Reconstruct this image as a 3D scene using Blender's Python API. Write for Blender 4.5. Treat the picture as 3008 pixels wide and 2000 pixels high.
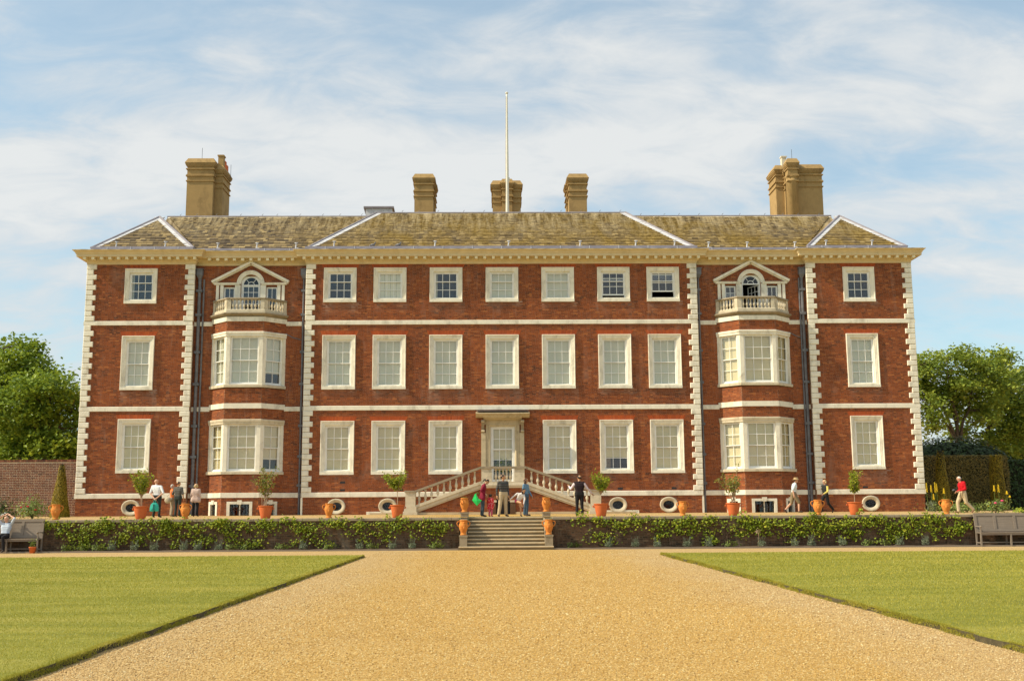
import bpy, math, random
import numpy as np
from mathutils import Matrix, Vector

for o in list(bpy.data.objects): bpy.data.objects.remove(o)
random.seed(7); RNG = np.random.default_rng(11)
SC = bpy.context.scene; COL = SC.collection; D = bpy.data
R = math.radians

# ---------------------------------------------------------------- camera
cam_d = D.cameras.new('camera'); cam = D.objects.new('camera', cam_d); COL.objects.link(cam)
cam_d.sensor_width = 36; cam_d.lens = 38.29; cam_d.clip_end = 3000; cam_d.clip_start = 0.1
PITCH, YAW, ROLL = R(8.828), R(1.024), R(0.355)
fw = Vector((math.sin(YAW)*math.cos(PITCH), math.cos(YAW)*math.cos(PITCH), math.sin(PITCH)))
rt = Vector((math.cos(YAW), -math.sin(YAW), 0)); up = rt.cross(fw)
rt2 = rt*math.cos(ROLL) - up*math.sin(ROLL); up2 = rt*math.sin(ROLL) + up*math.cos(ROLL)
cam.matrix_world = Matrix(((rt2.x, up2.x, -fw.x, -0.5), (rt2.y, up2.y, -fw.y, 0), (rt2.z, up2.z, -fw.z, 1.65), (0, 0, 0, 1)))
SC.camera = cam

# ---------------------------------------------------------------- sky and sun
SUN_EL, SUN_OFF = R(40), R(12)       # 12 degrees in front of the facade plane, from the left
sdir = Vector((-math.cos(SUN_OFF)*math.cos(SUN_EL), -math.sin(SUN_OFF)*math.cos(SUN_EL), math.sin(SUN_EL)))
sl = D.lights.new('sun', 'SUN'); sl.energy = 4.2; sl.angle = R(1.0); sl.color = (1.0, 0.885, 0.66)
so = D.objects.new('sun', sl); COL.objects.link(so); so.rotation_euler = sdir.to_track_quat('Z', 'Y').to_euler(); so.location = (-40, -10, 60)
W = D.worlds.new('World'); SC.world = W; W.use_nodes = True
nt = W.node_tree; N = nt.nodes; L = nt.links; N.clear()
def nd(tree, t, **k):
    n = tree.nodes.new(t)
    for a, b in k.items():
        if a.startswith('i_'):
            key = a[2:]; n.inputs[int(key) if key.isdigit() else key.replace('_', ' ')].default_value = b
        else: setattr(n, a, b)
    return n
out = nd(nt, 'ShaderNodeOutputWorld'); bg = nd(nt, 'ShaderNodeBackground'); bg.inputs['Strength'].default_value = 0.1
sky = nd(nt, 'ShaderNodeTexSky', sky_type='NISHITA', sun_disc=False, sun_elevation=SUN_EL, sun_rotation=R(258), air_density=1.0, dust_density=1.2, ozone_density=1.5)
tc = nd(nt, 'ShaderNodeTexCoord'); sx = nd(nt, 'ShaderNodeSeparateXYZ'); L.new(tc.outputs['Generated'], sx.inputs[0])
za = nd(nt, 'ShaderNodeMath', operation='MAXIMUM', i_1=0.0); L.new(sx.outputs['Z'], za.inputs[0])
zb = nd(nt, 'ShaderNodeMath', operation='ADD', i_1=0.34); L.new(za.outputs[0], zb.inputs[0])
dx = nd(nt, 'ShaderNodeMath', operation='DIVIDE'); dy = nd(nt, 'ShaderNodeMath', operation='DIVIDE')
L.new(sx.outputs['X'], dx.inputs[0]); L.new(zb.outputs[0], dx.inputs[1]); L.new(sx.outputs['Y'], dy.inputs[0]); L.new(zb.outputs[0], dy.inputs[1])
cx = nd(nt, 'ShaderNodeCombineXYZ'); L.new(dx.outputs[0], cx.inputs[0]); L.new(dy.outputs[0], cx.inputs[1])
mp = nd(nt, 'ShaderNodeMapping'); mp.inputs['Rotation'].default_value = (0, 0, R(-30)); mp.inputs['Scale'].default_value = (1.25, 2.3, 1); mp.inputs['Location'].default_value = (3.1, 1.7, 0)
L.new(cx.outputs[0], mp.inputs[0])
n1 = nd(nt, 'ShaderNodeTexNoise', i_Scale=1.15, i_Detail=9.0, i_Roughness=0.5, i_Distortion=0.25); L.new(mp.outputs[0], n1.inputs['Vector'])
n2 = nd(nt, 'ShaderNodeTexNoise', i_Scale=5.0, i_Detail=6.0, i_Roughness=0.6, i_Distortion=0.5); L.new(mp.outputs[0], n2.inputs['Vector'])
mx0 = nd(nt, 'ShaderNodeMix', data_type='FLOAT', i_0=0.34); L.new(n1.outputs[0], mx0.inputs[2]); L.new(n2.outputs[0], mx0.inputs[3])
mr = nd(nt, 'ShaderNodeMapRange', interpolation_type='SMOOTHERSTEP'); mr.inputs['From Min'].default_value = 0.39; mr.inputs['From Max'].default_value = 0.59; mr.inputs['To Min'].default_value = 0.56; mr.inputs['To Max'].default_value = 0.96
L.new(mx0.outputs[0], mr.inputs[0])
# thin cloud is whiter where it is thick, greyer in its folds
cr = nd(nt, 'ShaderNodeValToRGB'); cr.color_ramp.elements[0].position = 0.40; cr.color_ramp.elements[1].position = 0.60
cr.color_ramp.elements[0].color = (0.50, 0.585, 0.665, 1); cr.color_ramp.elements[1].color = (0.80, 0.815, 0.81, 1)
L.new(mx0.outputs[0], cr.inputs[0])
cs = nd(nt, 'ShaderNodeVectorMath', operation='SCALE'); cs.inputs['Scale'].default_value = 7.7; L.new(cr.outputs[0], cs.inputs[0])
ss = nd(nt, 'ShaderNodeVectorMath', operation='MULTIPLY'); ss.inputs[1].default_value = (1.48, 1.78, 1.58); L.new(sky.outputs[0], ss.inputs[0])
mxs = nd(nt, 'ShaderNodeMix', data_type='RGBA'); L.new(mr.outputs[0], mxs.inputs[0]); L.new(ss.outputs[0], mxs.inputs[6]); L.new(cs.outputs[0], mxs.inputs[7])
L.new(mxs.outputs[2], bg.inputs[0]); L.new(bg.outputs[0], out.inputs[0])
SC.view_settings.view_transform = 'Standard'; SC.view_settings.look = 'None'; SC.view_settings.exposure = 0.40; SC.view_settings.gamma = 1.0
SC.view_settings.use_curve_mapping = False

# ---------------------------------------------------------------- materials
def mat(name):
    m = D.materials.new(name); m.use_nodes = True; t = m.node_tree
    b = t.nodes['Principled BSDF']; return m, t, b
def ramp(t, src, stops, interp='LINEAR'):
    r = nd(t, 'ShaderNodeValToRGB'); e = r.color_ramp.elements; r.color_ramp.interpolation = interp
    while len(e) < len(stops): e.new(0.5)
    for el, (p, c) in zip(e, stops): el.position = p; el.color = (*c, 1)
    t.links.new(src, r.inputs[0]); return r.outputs[0]
def mixc(t, fac, a, b, mode='MIX'):
    m = nd(t, 'ShaderNodeMix', data_type='RGBA', blend_type=mode)
    for i, v in ((0, fac), (6, a), (7, b)):
        if isinstance(v, (int, float)): m.inputs[i].default_value = v
        elif isinstance(v, tuple): m.inputs[i].default_value = (*v, 1)
        else: t.links.new(v, m.inputs[i])
    return m.outputs[2]
def noise(t, scale, detail=5, rough=0.55, vec=None, dist=0.0, stretch=None, coord='Object'):
    n = nd(t, 'ShaderNodeTexNoise'); n.inputs['Scale'].default_value = scale; n.inputs['Detail'].default_value = detail
    n.inputs['Roughness'].default_value = rough; n.inputs['Distortion'].default_value = dist
    if vec is None:
        if coord == 'World': vec = nd(t, 'ShaderNodeNewGeometry').outputs['Position']
        else: vec = nd(t, 'ShaderNodeTexCoord').outputs[coord]
    if stretch:
        mpn = nd(t, 'ShaderNodeMapping'); mpn.inputs['Scale'].default_value = stretch; t.links.new(vec, mpn.inputs[0]); vec = mpn.outputs[0]
    t.links.new(vec, n.inputs['Vector']); return n.outputs[0]
def bump(t, b, h, strength=0.4, dist=0.02):
    bp = nd(t, 'ShaderNodeBump'); bp.inputs['Strength'].default_value = strength; bp.inputs['Distance'].default_value = dist
    t.links.new(h, bp.inputs['Height']); t.links.new(bp.outputs[0], b.inputs['Normal'])
def attr(t, name='tone'):
    return nd(t, 'ShaderNodeAttribute', attribute_name=name).outputs['Fac']
def simple(name, col, var=0.18, scale=6.0, rough=0.8, bmp=0.15, metal=0.0, spec=0.3, coord='World', stretch=None):
    m, t, b = mat(name)
    n = noise(t, scale, coord=coord, stretch=stretch)
    lo = tuple(c*(1-var) for c in col); hi = tuple(min(1, c*(1+var)) for c in col)
    t.links.new(ramp(t, n, [(0.3, lo), (0.7, hi)]), b.inputs['Base Color'])
    b.inputs['Roughness'].default_value = rough; b.inputs['Metallic'].default_value = metal; b.inputs['Specular IOR Level'].default_value = spec
    if bmp: bump(t, b, noise(t, scale*(6 if coord == 'World' else 1.6), coord=coord), bmp, 0.01 if coord == 'World' else 0.05)
    return m
def brick_mat(name, stops, patch=(0.45, 0.31, 0.24), patch_amt=0.28, dark=(0.09, 0.05, 0.04), dark_amt=0.45):
    m, t, b = mat(name)
    c = ramp(t, attr(t), stops)
    big = noise(t, 0.42, 6, 0.6, coord='World', stretch=(1, 1, 0.8))
    c = mixc(t, 0.30, c, ramp(t, big, [(0.35, tuple(x*0.72 for x in stops[1][1])), (0.65, tuple(min(1, x*1.25) for x in stops[-2][1]))]))
    str_ = noise(t, 0.9, 7, 0.65, coord='World', stretch=(1.6, 1, 0.5), dist=0.4)
    f = ramp(t, str_, [(0.56, (0, 0, 0)), (0.74, (patch_amt,)*3)])
    c = mixc(t, f, c, patch)
    drip = noise(t, 1.0, 6, 0.7, coord='World', stretch=(2.6, 1, 0.28), dist=0.3)
    c = mixc(t, ramp(t, drip, [(0.57, (0, 0, 0)), (0.72, (patch_amt*0.75,)*3)]), c, patch)
    dk = noise(t, 0.7, 7, 0.7, coord='World', stretch=(1, 1, 1.4), dist=0.8)
    f2 = ramp(t, dk, [(0.53, (0, 0, 0)), (0.74, (dark_amt,)*3)])
    c = mixc(t, f2, c, dark)
    c = mixc(t, attr(t, 'stain'), c, (0.50, 0.40, 0.33))      # salts washed out below the sills
    t.links.new(c, b.inputs['Base Color']); b.inputs['Roughness'].default_value = 0.92; b.inputs['Specular IOR Level'].default_value = 0.2
    bump(t, b, noise(t, 60, 3, coord='World'), 0.3, 0.01)
    return m
M = {}
M['brick'] = brick_mat('red_brick', [(0.0, (0.080, 0.037, 0.024)), (0.22, (0.178, 0.053, 0.023)), (0.72, (0.318, 0.090, 0.030)), (1.0, (0.48, 0.172, 0.052))])
M['mortar'] = simple('mortar', (0.30, 0.165, 0.10), 0.3, 3)
M['brick_wall_plain'] = simple('brick_plain', (0.25, 0.075, 0.035), 0.3, 5)
M['arch_brick'] = brick_mat('rubbed_brick', [(0.0, (0.27, 0.055, 0.022)), (0.3, (0.36, 0.075, 0.024)), (0.7, (0.43, 0.09, 0.027)), (1.0, (0.50, 0.125, 0.035))], patch_amt=0.12, dark_amt=0.4)
M['old_brick'] = brick_mat('weathered_brick', [(0.0, (0.035, 0.028, 0.02)), (0.3, (0.085, 0.052, 0.032)), (0.7, (0.145, 0.078, 0.044)), (1.0, (0.25, 0.16, 0.09))], patch=(0.38, 0.33, 0.24), patch_amt=0.5, dark=(0.04, 0.045, 0.02), dark_amt=0.6)
M['old_mortar'] = simple('lime_mortar', (0.17, 0.135, 0.09), 0.35, 4)
M['garden_brick'] = brick_mat('garden_brick', [(0.0, (0.06, 0.032, 0.028)), (0.3, (0.13, 0.05, 0.034)), (0.7, (0.21, 0.078, 0.045)), (1.0, (0.30, 0.13, 0.075))], patch_amt=0.3, dark_amt=0.5)
M['pale_mortar'] = simple('pale_mortar', (0.62, 0.50, 0.36), 0.2, 4)
def grime(name, col, stain, amt, rough=0.75, sc=1.4, stretch=(1, 1, 0.45)):
    m, t, b = mat(name)
    n = noise(t, sc, 8, 0.7, coord='World', stretch=stretch, dist=0.5)
    base = ramp(t, noise(t, 3.5, 4, coord='World'), [(0.3, tuple(c*0.92 for c in col)), (0.7, tuple(min(1, c*1.05) for c in col))])
    f = ramp(t, n, [(0.5, (0, 0, 0)), (0.78, (amt,)*3)])
    t.links.new(mixc(t, f, base, stain), b.inputs['Base Color'])
    b.inputs['Roughness'].default_value = rough; b.inputs['Specular IOR Level'].default_value = 0.25
    bump(t, b, noise(t, 25, 4, coord='World'), 0.18, 0.01); return m
M['cream'] = grime('cream_painted_stone', (0.82, 0.77, 0.64), (0.33, 0.29, 0.22), 0.8, 0.75, 2.0)
M['modillion'] = grime('modillion_lit_tone', (0.80, 0.70, 0.46), (0.5, 0.4, 0.2), 0.2)  # cornice paint lightened; brightness of the lit block fronts put into the colour
M['riser'] = grime('dark_riser', (0.21, 0.165, 0.10), (0.10, 0.085, 0.05), 0.7, 0.95, 2.2, (0.5, 1, 1.5))  # risers get a darker tone than the treads and nosings
M['cornice'] = grime('cornice_paint', (0.68, 0.545, 0.32), (0.42, 0.30, 0.14), 0.35)
M['stone'] = grime('weathered_stone', (0.62, 0.54, 0.40), (0.20, 0.17, 0.11), 0.75, 0.9, 2.6, (1, 1, 0.7))
M['door_stone'] = grime('door_stone', (0.56, 0.46, 0.30), (0.17, 0.14, 0.085), 0.75, 0.9, 2.6, (1, 1, 0.7))
M['mossy_stone'] = grime('mossy_stone', (0.33, 0.27, 0.19), (0.10, 0.095, 0.05), 0.8, 0.95, 3.0, (1, 1, 1))
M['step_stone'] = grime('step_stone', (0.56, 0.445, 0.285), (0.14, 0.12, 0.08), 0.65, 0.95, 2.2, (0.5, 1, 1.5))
M['sash'] = grime('white_sash_paint', (0.86, 0.85, 0.81), (0.5, 0.47, 0.4), 0.3, 0.5)
M['blind_cool'] = simple('linen_blind', (0.68, 0.655, 0.535), 0.05, 1.5, 0.9, 0.0)
M['blind_warm'] = simple('cream_blind', (0.70, 0.595, 0.37), 0.07, 1.2, 0.9, 0.0)
M['shutter'] = simple('shutter_paint', (0.80, 0.76, 0.62), 0.06, 3, 0.7, 0.0)
M['interior'] = simple('dark_interior', (0.06, 0.045, 0.035), 0.3, 1, 0.95, 0)
M['curtain'] = simple('brown_curtain', (0.25, 0.18, 0.11), 0.3, 8, 0.9, 0.1)
m, t, b = mat('window_glass'); t.nodes.remove(b)
fr = nd(t, 'ShaderNodeFresnel'); bf = nd(t, 'ShaderNodeMapRange'); bf.inputs['To Min'].default_value = 1.52; bf.inputs['To Max'].default_value = 1/1.52; t.links.new(nd(t, 'ShaderNodeNewGeometry').outputs['Backfacing'], bf.inputs[0]); t.links.new(bf.outputs[0], fr.inputs['IOR']); fm = nd(t, 'ShaderNodeMath', operation='MULTIPLY', i_1=1.2); t.links.new(fr.outputs[0], fm.inputs[0])
gl = nd(t, 'ShaderNodeBsdfGlossy', i_Roughness=0.03); gl.inputs[0].default_value = (0.95, 0.97, 1, 1); tr = nd(t, 'ShaderNodeBsdfTransparent'); tr.inputs[0].default_value = (0.955, 0.965, 0.95, 1)
mxg = nd(t, 'ShaderNodeMixShader'); t.links.new(fm.outputs[0], mxg.inputs[0]); t.links.new(tr.outputs[0], mxg.inputs[1]); t.links.new(gl.outputs[0], mxg.inputs[2])
t.links.new(mxg.outputs[0], t.nodes['Material Output'].inputs[0]); M['glass'] = m
bpn = nd(t, 'ShaderNodeBump'); bpn.inputs['Strength'].default_value = 0.02; t.links.new(noise(t, 2.5, 2, coord='World'), bpn.inputs['Height']); t.links.new(bpn.outputs[0], gl.inputs['Normal'])
def slate_mat(name, per_object):
    m, t, b = mat(name)
    src = nd(t, 'ShaderNodeObjectInfo').outputs['Random'] if per_object else attr(t)
    c = ramp(t, src, [(0.0, (0.07, 0.054, 0.045)), (0.3, (0.14, 0.108, 0.075)), (0.65, (0.225, 0.165, 0.09)), (1.0, (0.44, 0.33, 0.17))])
    l1 = noise(t, 0.55, 7, 0.65, coord='World', dist=0.6)
    f = ramp(t, l1, [(0.36, (0.12,)*3), (0.60, (0.78,)*3)])
    gx = nd(t, 'ShaderNodeSeparateXYZ'); t.links.new(nd(t, 'ShaderNodeNewGeometry').outputs['Position'], gx.inputs[0]); xr = nd(t, 'ShaderNodeMapRange'); xr.inputs['From Min'].default_value = -12.0; xr.inputs['From Max'].default_value = -6.0; xr.inputs['To Min'].default_value = 0.15; t.links.new(gx.outputs['X'], xr.inputs[0])
    fmx = nd(t, 'ShaderNodeMath', operation='MULTIPLY'); t.links.new(f, fmx.inputs[0]); t.links.new(xr.outputs[0], fmx.inputs[1]); f = fmx.outputs[0]      # the west end of the roof carries less moss
    moss = ramp(t, noise(t, 5, 5, 0.7, coord='World'), [(0.3, (0.115, 0.073, 0.01)), (0.5, (0.26, 0.165, 0.026)), (0.75, (0.45, 0.32, 0.10))])
    c = mixc(t, f, c, moss)
    # pale lichen streaks running down from the ridge
    sx_ = nd(t, 'ShaderNodeSeparateXYZ'); gp = nd(t, 'ShaderNodeNewGeometry'); t.links.new(gp.outputs['Position'], sx_.inputs[0])
    zr = nd(t, 'ShaderNodeMapRange'); zr.inputs['From Min'].default_value = 16.3; zr.inputs['From Max'].default_value = 18.3; t.links.new(sx_.outputs['Z'], zr.inputs[0])
    st = noise(t, 2.3, 6, 0.7, coord='World', stretch=(1.6, 0.22, 0.22), dist=0.3)
    ad = nd(t, 'ShaderNodeMath', operation='MULTIPLY'); t.links.new(zr.outputs[0], ad.inputs[0]); t.links.new(ramp(t, st, [(0.42, (0, 0, 0)), (0.66, (1, 1, 1))]), ad.inputs[1])
    c = mixc(t, ad.outputs[0], c, (0.62, 0.50, 0.30))
    t.links.new(c, b.inputs['Base Color']); b.inputs['Roughness'].default_value = 0.9; b.inputs['Specular IOR Level'].default_value = 0.25
    bump(t, b, noise(t, 18, 4, coord='World'), 0.35, 0.02); return m
M['slate'] = slate_mat('stone_slate', False); M['slate_single'] = slate_mat('stone_slate_single', True)
M['lead'] = grime('lead_sheet', (0.27, 0.245, 0.275), (0.55, 0.52, 0.52), 0.5, 0.6, 2.0, (0.6, 1, 1))
M['lead_pale'] = grime('weathered_lead', (0.60, 0.60, 0.63), (0.30, 0.27, 0.28), 0.6, 0.6, 2.5, (1, 1, 1))
M['pipe'] = simple('lead_pipe', (0.15, 0.15, 0.165), 0.25, 4, 0.55)
M['render'] = grime('ochre_render', (0.40, 0.265, 0.115), (0.12, 0.08, 0.04), 0.75, 0.95, 1.3, (1, 1, 0.5))
M['pot_white'] = simple('pale_chimney_pot', (0.70, 0.62, 0.48), 0.12, 6)
M['pole'] = simple('white_flagpole', (0.78, 0.74, 0.64), 0.06, 3, 0.4, 0)
M['iron'] = simple('black_iron', (0.03, 0.03, 0.032), 0.2, 8, 0.5)
def terracotta(name, a, b_):
    m, t, b = mat(name)
    n = noise(t, 7, 6, 0.65, coord='World', dist=0.4)
    t.links.new(ramp(t, n, [(0.3, a), (0.6, tuple((x+y)/2 for x, y in zip(a, b_))), (0.75, b_)]), b.inputs['Base Color'])
    b.inputs['Roughness'].default_value = 0.85; b.inputs['Specular IOR Level'].default_value = 0.25
    bump(t, b, noise(t, 40, 4, coord='World'), 0.25, 0.008); return m
M['terra'] = terracotta('terracotta_urn', (0.60, 0.19, 0.035), (0.70, 0.31, 0.075)); M['terra_red'] = terracotta('terracotta_planter', (0.56, 0.125, 0.035), (0.62, 0.18, 0.06))
M['oak'] = grime('silvered_oak', (0.25, 0.205, 0.165), (0.12, 0.09, 0.07), 0.6, 0.85, 3.0, (0.4, 1, 6))
M['soil'] = simple('bed_soil', (0.10, 0.065, 0.04), 0.4, 8)
M['bark'] = simple('bark', (0.10, 0.07, 0.045), 0.4, 12, 0.95, 0.4)
M['stem'] = simple('pale_stem', (0.42, 0.30, 0.20), 0.25, 12, 0.9, 0.2)
M['vine_stem'] = simple('vine_stem', (0.13, 0.085, 0.055), 0.3, 12, 0.9, 0.2)
def leaf_mat(name, stops, trans=0.35, gloss=0.45):
    m, t, b = mat(name)
    c = ramp(t, attr(t), stops); t.links.new(c, b.inputs['Base Color']); b.inputs['Roughness'].default_value = gloss; b.inputs['Specular IOR Level'].default_value = 0.22
    tl = nd(t, 'ShaderNodeBsdfTranslucent'); t.links.new(mixc(t, 0.5, c, (0.30, 0.34, 0.03)), tl.inputs[0])
    ms = nd(t, 'ShaderNodeMixShader'); ms.inputs[0].default_value = trans
    t.links.new(b.outputs[0], ms.inputs[1]); t.links.new(tl.outputs[0], ms.inputs[2]); t.links.new(ms.outputs[0], t.nodes['Material Output'].inputs[0]); return m
M['leaf_tree'] = leaf_mat('tree_leaf', [(0, (0.105, 0.176, 0.023)), (0.5, (0.191, 0.287, 0.032)), (1, (0.347, 0.424, 0.045))])
M['leaf_ash'] = leaf_mat('ash_leaf', [(0, (0.130, 0.191, 0.032)), (0.5, (0.244, 0.319, 0.049)), (1, (0.430, 0.460, 0.071))])
M['leaf_vine'] = leaf_mat('vine_leaf', [(0, (0.108, 0.172, 0.017)), (0.5, (0.238, 0.309, 0.025)), (1, (0.477, 0.465, 0.041))], 0.3)
M['leaf_bay'] = leaf_mat('bay_leaf', [(0, (0.115, 0.184, 0.018)), (0.5, (0.252, 0.316, 0.027)), (1, (0.505, 0.467, 0.045))], 0.4)
M['leaf_olive'] = leaf_mat('shrub_leaf', [(0, (0.121, 0.162, 0.041)), (0.6, (0.243, 0.270, 0.068)), (0.9, (0.405, 0.351, 0.081)), (1, (0.432, 0.189, 0.054))], 0.35)
M['leaf_yew'] = leaf_mat('yew_leaf', [(0, (0.134, 0.112, 0.011)), (0.5, (0.287, 0.207, 0.016)), (1, (0.522, 0.333, 0.024))], 0.15)
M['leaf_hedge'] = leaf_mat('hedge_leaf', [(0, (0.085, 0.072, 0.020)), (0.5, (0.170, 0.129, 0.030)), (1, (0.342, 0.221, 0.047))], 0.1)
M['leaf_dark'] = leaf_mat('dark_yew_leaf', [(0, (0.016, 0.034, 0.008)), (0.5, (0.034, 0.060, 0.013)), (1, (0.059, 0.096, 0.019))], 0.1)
M['leaf_grey'] = leaf_mat('lavender_leaf', [(0, (0.12, 0.15, 0.10)), (0.5, (0.20, 0.24, 0.16)), (1, (0.32, 0.34, 0.22))], 0.2)
M['leaf_herb'] = leaf_mat('herb_leaf', [(0, (0.065, 0.117, 0.026)), (0.5, (0.156, 0.221, 0.046)), (1, (0.325, 0.351, 0.117))], 0.3)
M['flower_yellow'] = simple('yellow_flower', (0.80, 0.55, 0.02), 0.15, 10, 0.7, 0)
M['flower_red'] = simple('red_flower', (0.50, 0.01, 0.03), 0.2, 10, 0.6, 0)
M['flower_pink'] = simple('pink_flower', (0.75, 0.08, 0.20), 0.2, 10, 0.6, 0)
M['flower_white'] = simple('white_flower', (0.75, 0.75, 0.72), 0.1, 10, 0.6, 0)
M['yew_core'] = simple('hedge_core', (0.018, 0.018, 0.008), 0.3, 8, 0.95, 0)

# ground materials
def edge_mask(t):
    # the stones lie paler and greyer in two drifts along the lawn edges
    P = nd(t, 'ShaderNodeNewGeometry').outputs['Position']; sx = nd(t, 'ShaderNodeSeparateXYZ'); t.links.new(P, sx.inputs[0])
    a = nd(t, 'ShaderNodeMath', operation='SUBTRACT', i_1=0.2); t.links.new(sx.outputs['X'], a.inputs[0]); ab = nd(t, 'ShaderNodeMath', operation='ABSOLUTE'); t.links.new(a.outputs[0], ab.inputs[0])
    n = nd(t, 'ShaderNodeMath', operation='MULTIPLY_ADD', i_1=4.0); t.links.new(noise(t, 0.45, 6, 0.6, vec=P, stretch=(1.6, 0.5, 1), dist=0.5), n.inputs[0]); t.links.new(ab.outputs[0], n.inputs[2])
    r = nd(t, 'ShaderNodeMapRange', interpolation_type='SMOOTHSTEP'); r.inputs['From Min'].default_value = 4.4; r.inputs['From Max'].default_value = 7.2; r.inputs['To Max'].default_value = 0.42; t.links.new(n.outputs[0], r.inputs[0]); return r.outputs[0]
def gravel_mat():
    m, t, b = mat('gravel')
    P = nd(t, 'ShaderNodeNewGeometry').outputs['Position']
    v = nd(t, 'ShaderNodeTexVoronoi', i_Scale=58.0); t.links.new(P, v.inputs['Vector'])
    sp = nd(t, 'ShaderNodeSeparateColor'); t.links.new(v.outputs['Color'], sp.inputs[0])
    c = ramp(t, sp.outputs[0], [(0.0, (0.259, 0.140, 0.035)), (0.25, (0.476, 0.281, 0.070)), (0.6, (0.627, 0.400, 0.118)), (0.85, (0.692, 0.489, 0.191)), (1.0, (0.779, 0.644, 0.339))])
    big = noise(t, 0.16, 5, 0.6, vec=P, dist=0.6)
    c = mixc(t, ramp(t, big, [(0.38, (0, 0, 0)), (0.66, (0.5,)*3)]), c, (0.671, 0.478, 0.199))
    mid = noise(t, 1.3, 6, 0.65, vec=P)
    c = mixc(t, ramp(t, mid, [(0.5, (0, 0, 0)), (0.8, (0.35,)*3)]), c, (0.476, 0.301, 0.081))
    c = mixc(t, edge_mask(t), c, (0.598, 0.461, 0.276))
    gap = ramp(t, v.outputs['Distance'], [(0.35, (1, 1, 1)), (0.75, (0.62, 0.55, 0.48))])
    c = mixc(t, 1.0, c, gap, 'MULTIPLY')
    t.links.new(c, b.inputs['Base Color']); b.inputs['Roughness'].default_value = 0.9; b.inputs['Specular IOR Level'].default_value = 0.2
    inv = nd(t, 'ShaderNodeMath', operation='SUBTRACT', i_0=1.0); t.links.new(v.outputs['Distance'], inv.inputs[1])
    bump(t, b, inv.outputs[0], 0.7, 0.012); return m
M['gravel'] = gravel_mat()
def pebble_mat():
    m, t, b = mat('pebble')
    t.links.new(mixc(t, edge_mask(t), ramp(t, attr(t), [(0.0, (0.216, 0.114, 0.033)), (0.2, (0.455, 0.265, 0.066)), (0.6, (0.627, 0.394, 0.118)), (0.85, (0.681, 0.478, 0.199)), (1.0, (0.800, 0.686, 0.383))]), ramp(t, attr(t), [(0.0, (0.231, 0.159, 0.092)), (0.5, (0.525, 0.392, 0.230)), (1.0, (0.756, 0.668, 0.478))])), b.inputs['Base Color'])
    b.inputs['Roughness'].default_value = 0.8; b.inputs['Specular IOR Level'].default_value = 0.3; return m
M['pebble'] = pebble_mat()
def lawn_mat(name):
    m, t, b = mat(name)
    P = nd(t, 'ShaderNodeNewGeometry').outputs['Position']
    a = noise(t, 0.5, 7, 0.65, vec=P, stretch=(0.35, 1.6, 1), dist=0.4)
    c = ramp(t, a, [(0.32, (0.20, 0.21, 0.036)), (0.5, (0.285, 0.28, 0.05)), (0.68, (0.40, 0.355, 0.085))])
    f = noise(t, 38, 4, 0.75, vec=P)
    c = mixc(t, 0.8, c, ramp(t, f, [(0.28, (0.35, 0.4, 0.3)), (0.5, (0.9, 0.92, 0.9)), (0.75, (1.5, 1.4, 1.2))]), 'MULTIPLY')
    dry = noise(t, 4.5, 6, 0.7, vec=P, stretch=(0.6, 1.3, 1))
    c = mixc(t, ramp(t, dry, [(0.55, (0, 0, 0)), (0.8, (0.5,)*3)]), c, (0.30, 0.25, 0.08))
    t.links.new(c, b.inputs['Base Color']); b.inputs['Roughness'].default_value = 0.85; b.inputs['Specular IOR Level'].default_value = 0.15
    bump(t, b, f, 0.8, 0.03); return m
M['lawn'] = lawn_mat('lawn_turf')
M['blade'] = leaf_mat('grass_blade', [(0, (0.228, 0.244, 0.028)), (0.5, (0.411, 0.365, 0.048)), (0.85, (0.600, 0.474, 0.088)), (1, (0.600, 0.600, 0.268))], 0.3, 0.6)
M['meadow'] = simple('far_grass', (0.07, 0.10, 0.025), 0.3, 0.4, 0.9, 0)
M['edge_earth'] = simple('turf_edge_earth', (0.075, 0.06, 0.03), 0.4, 20, 0.95, 0.5)

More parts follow.
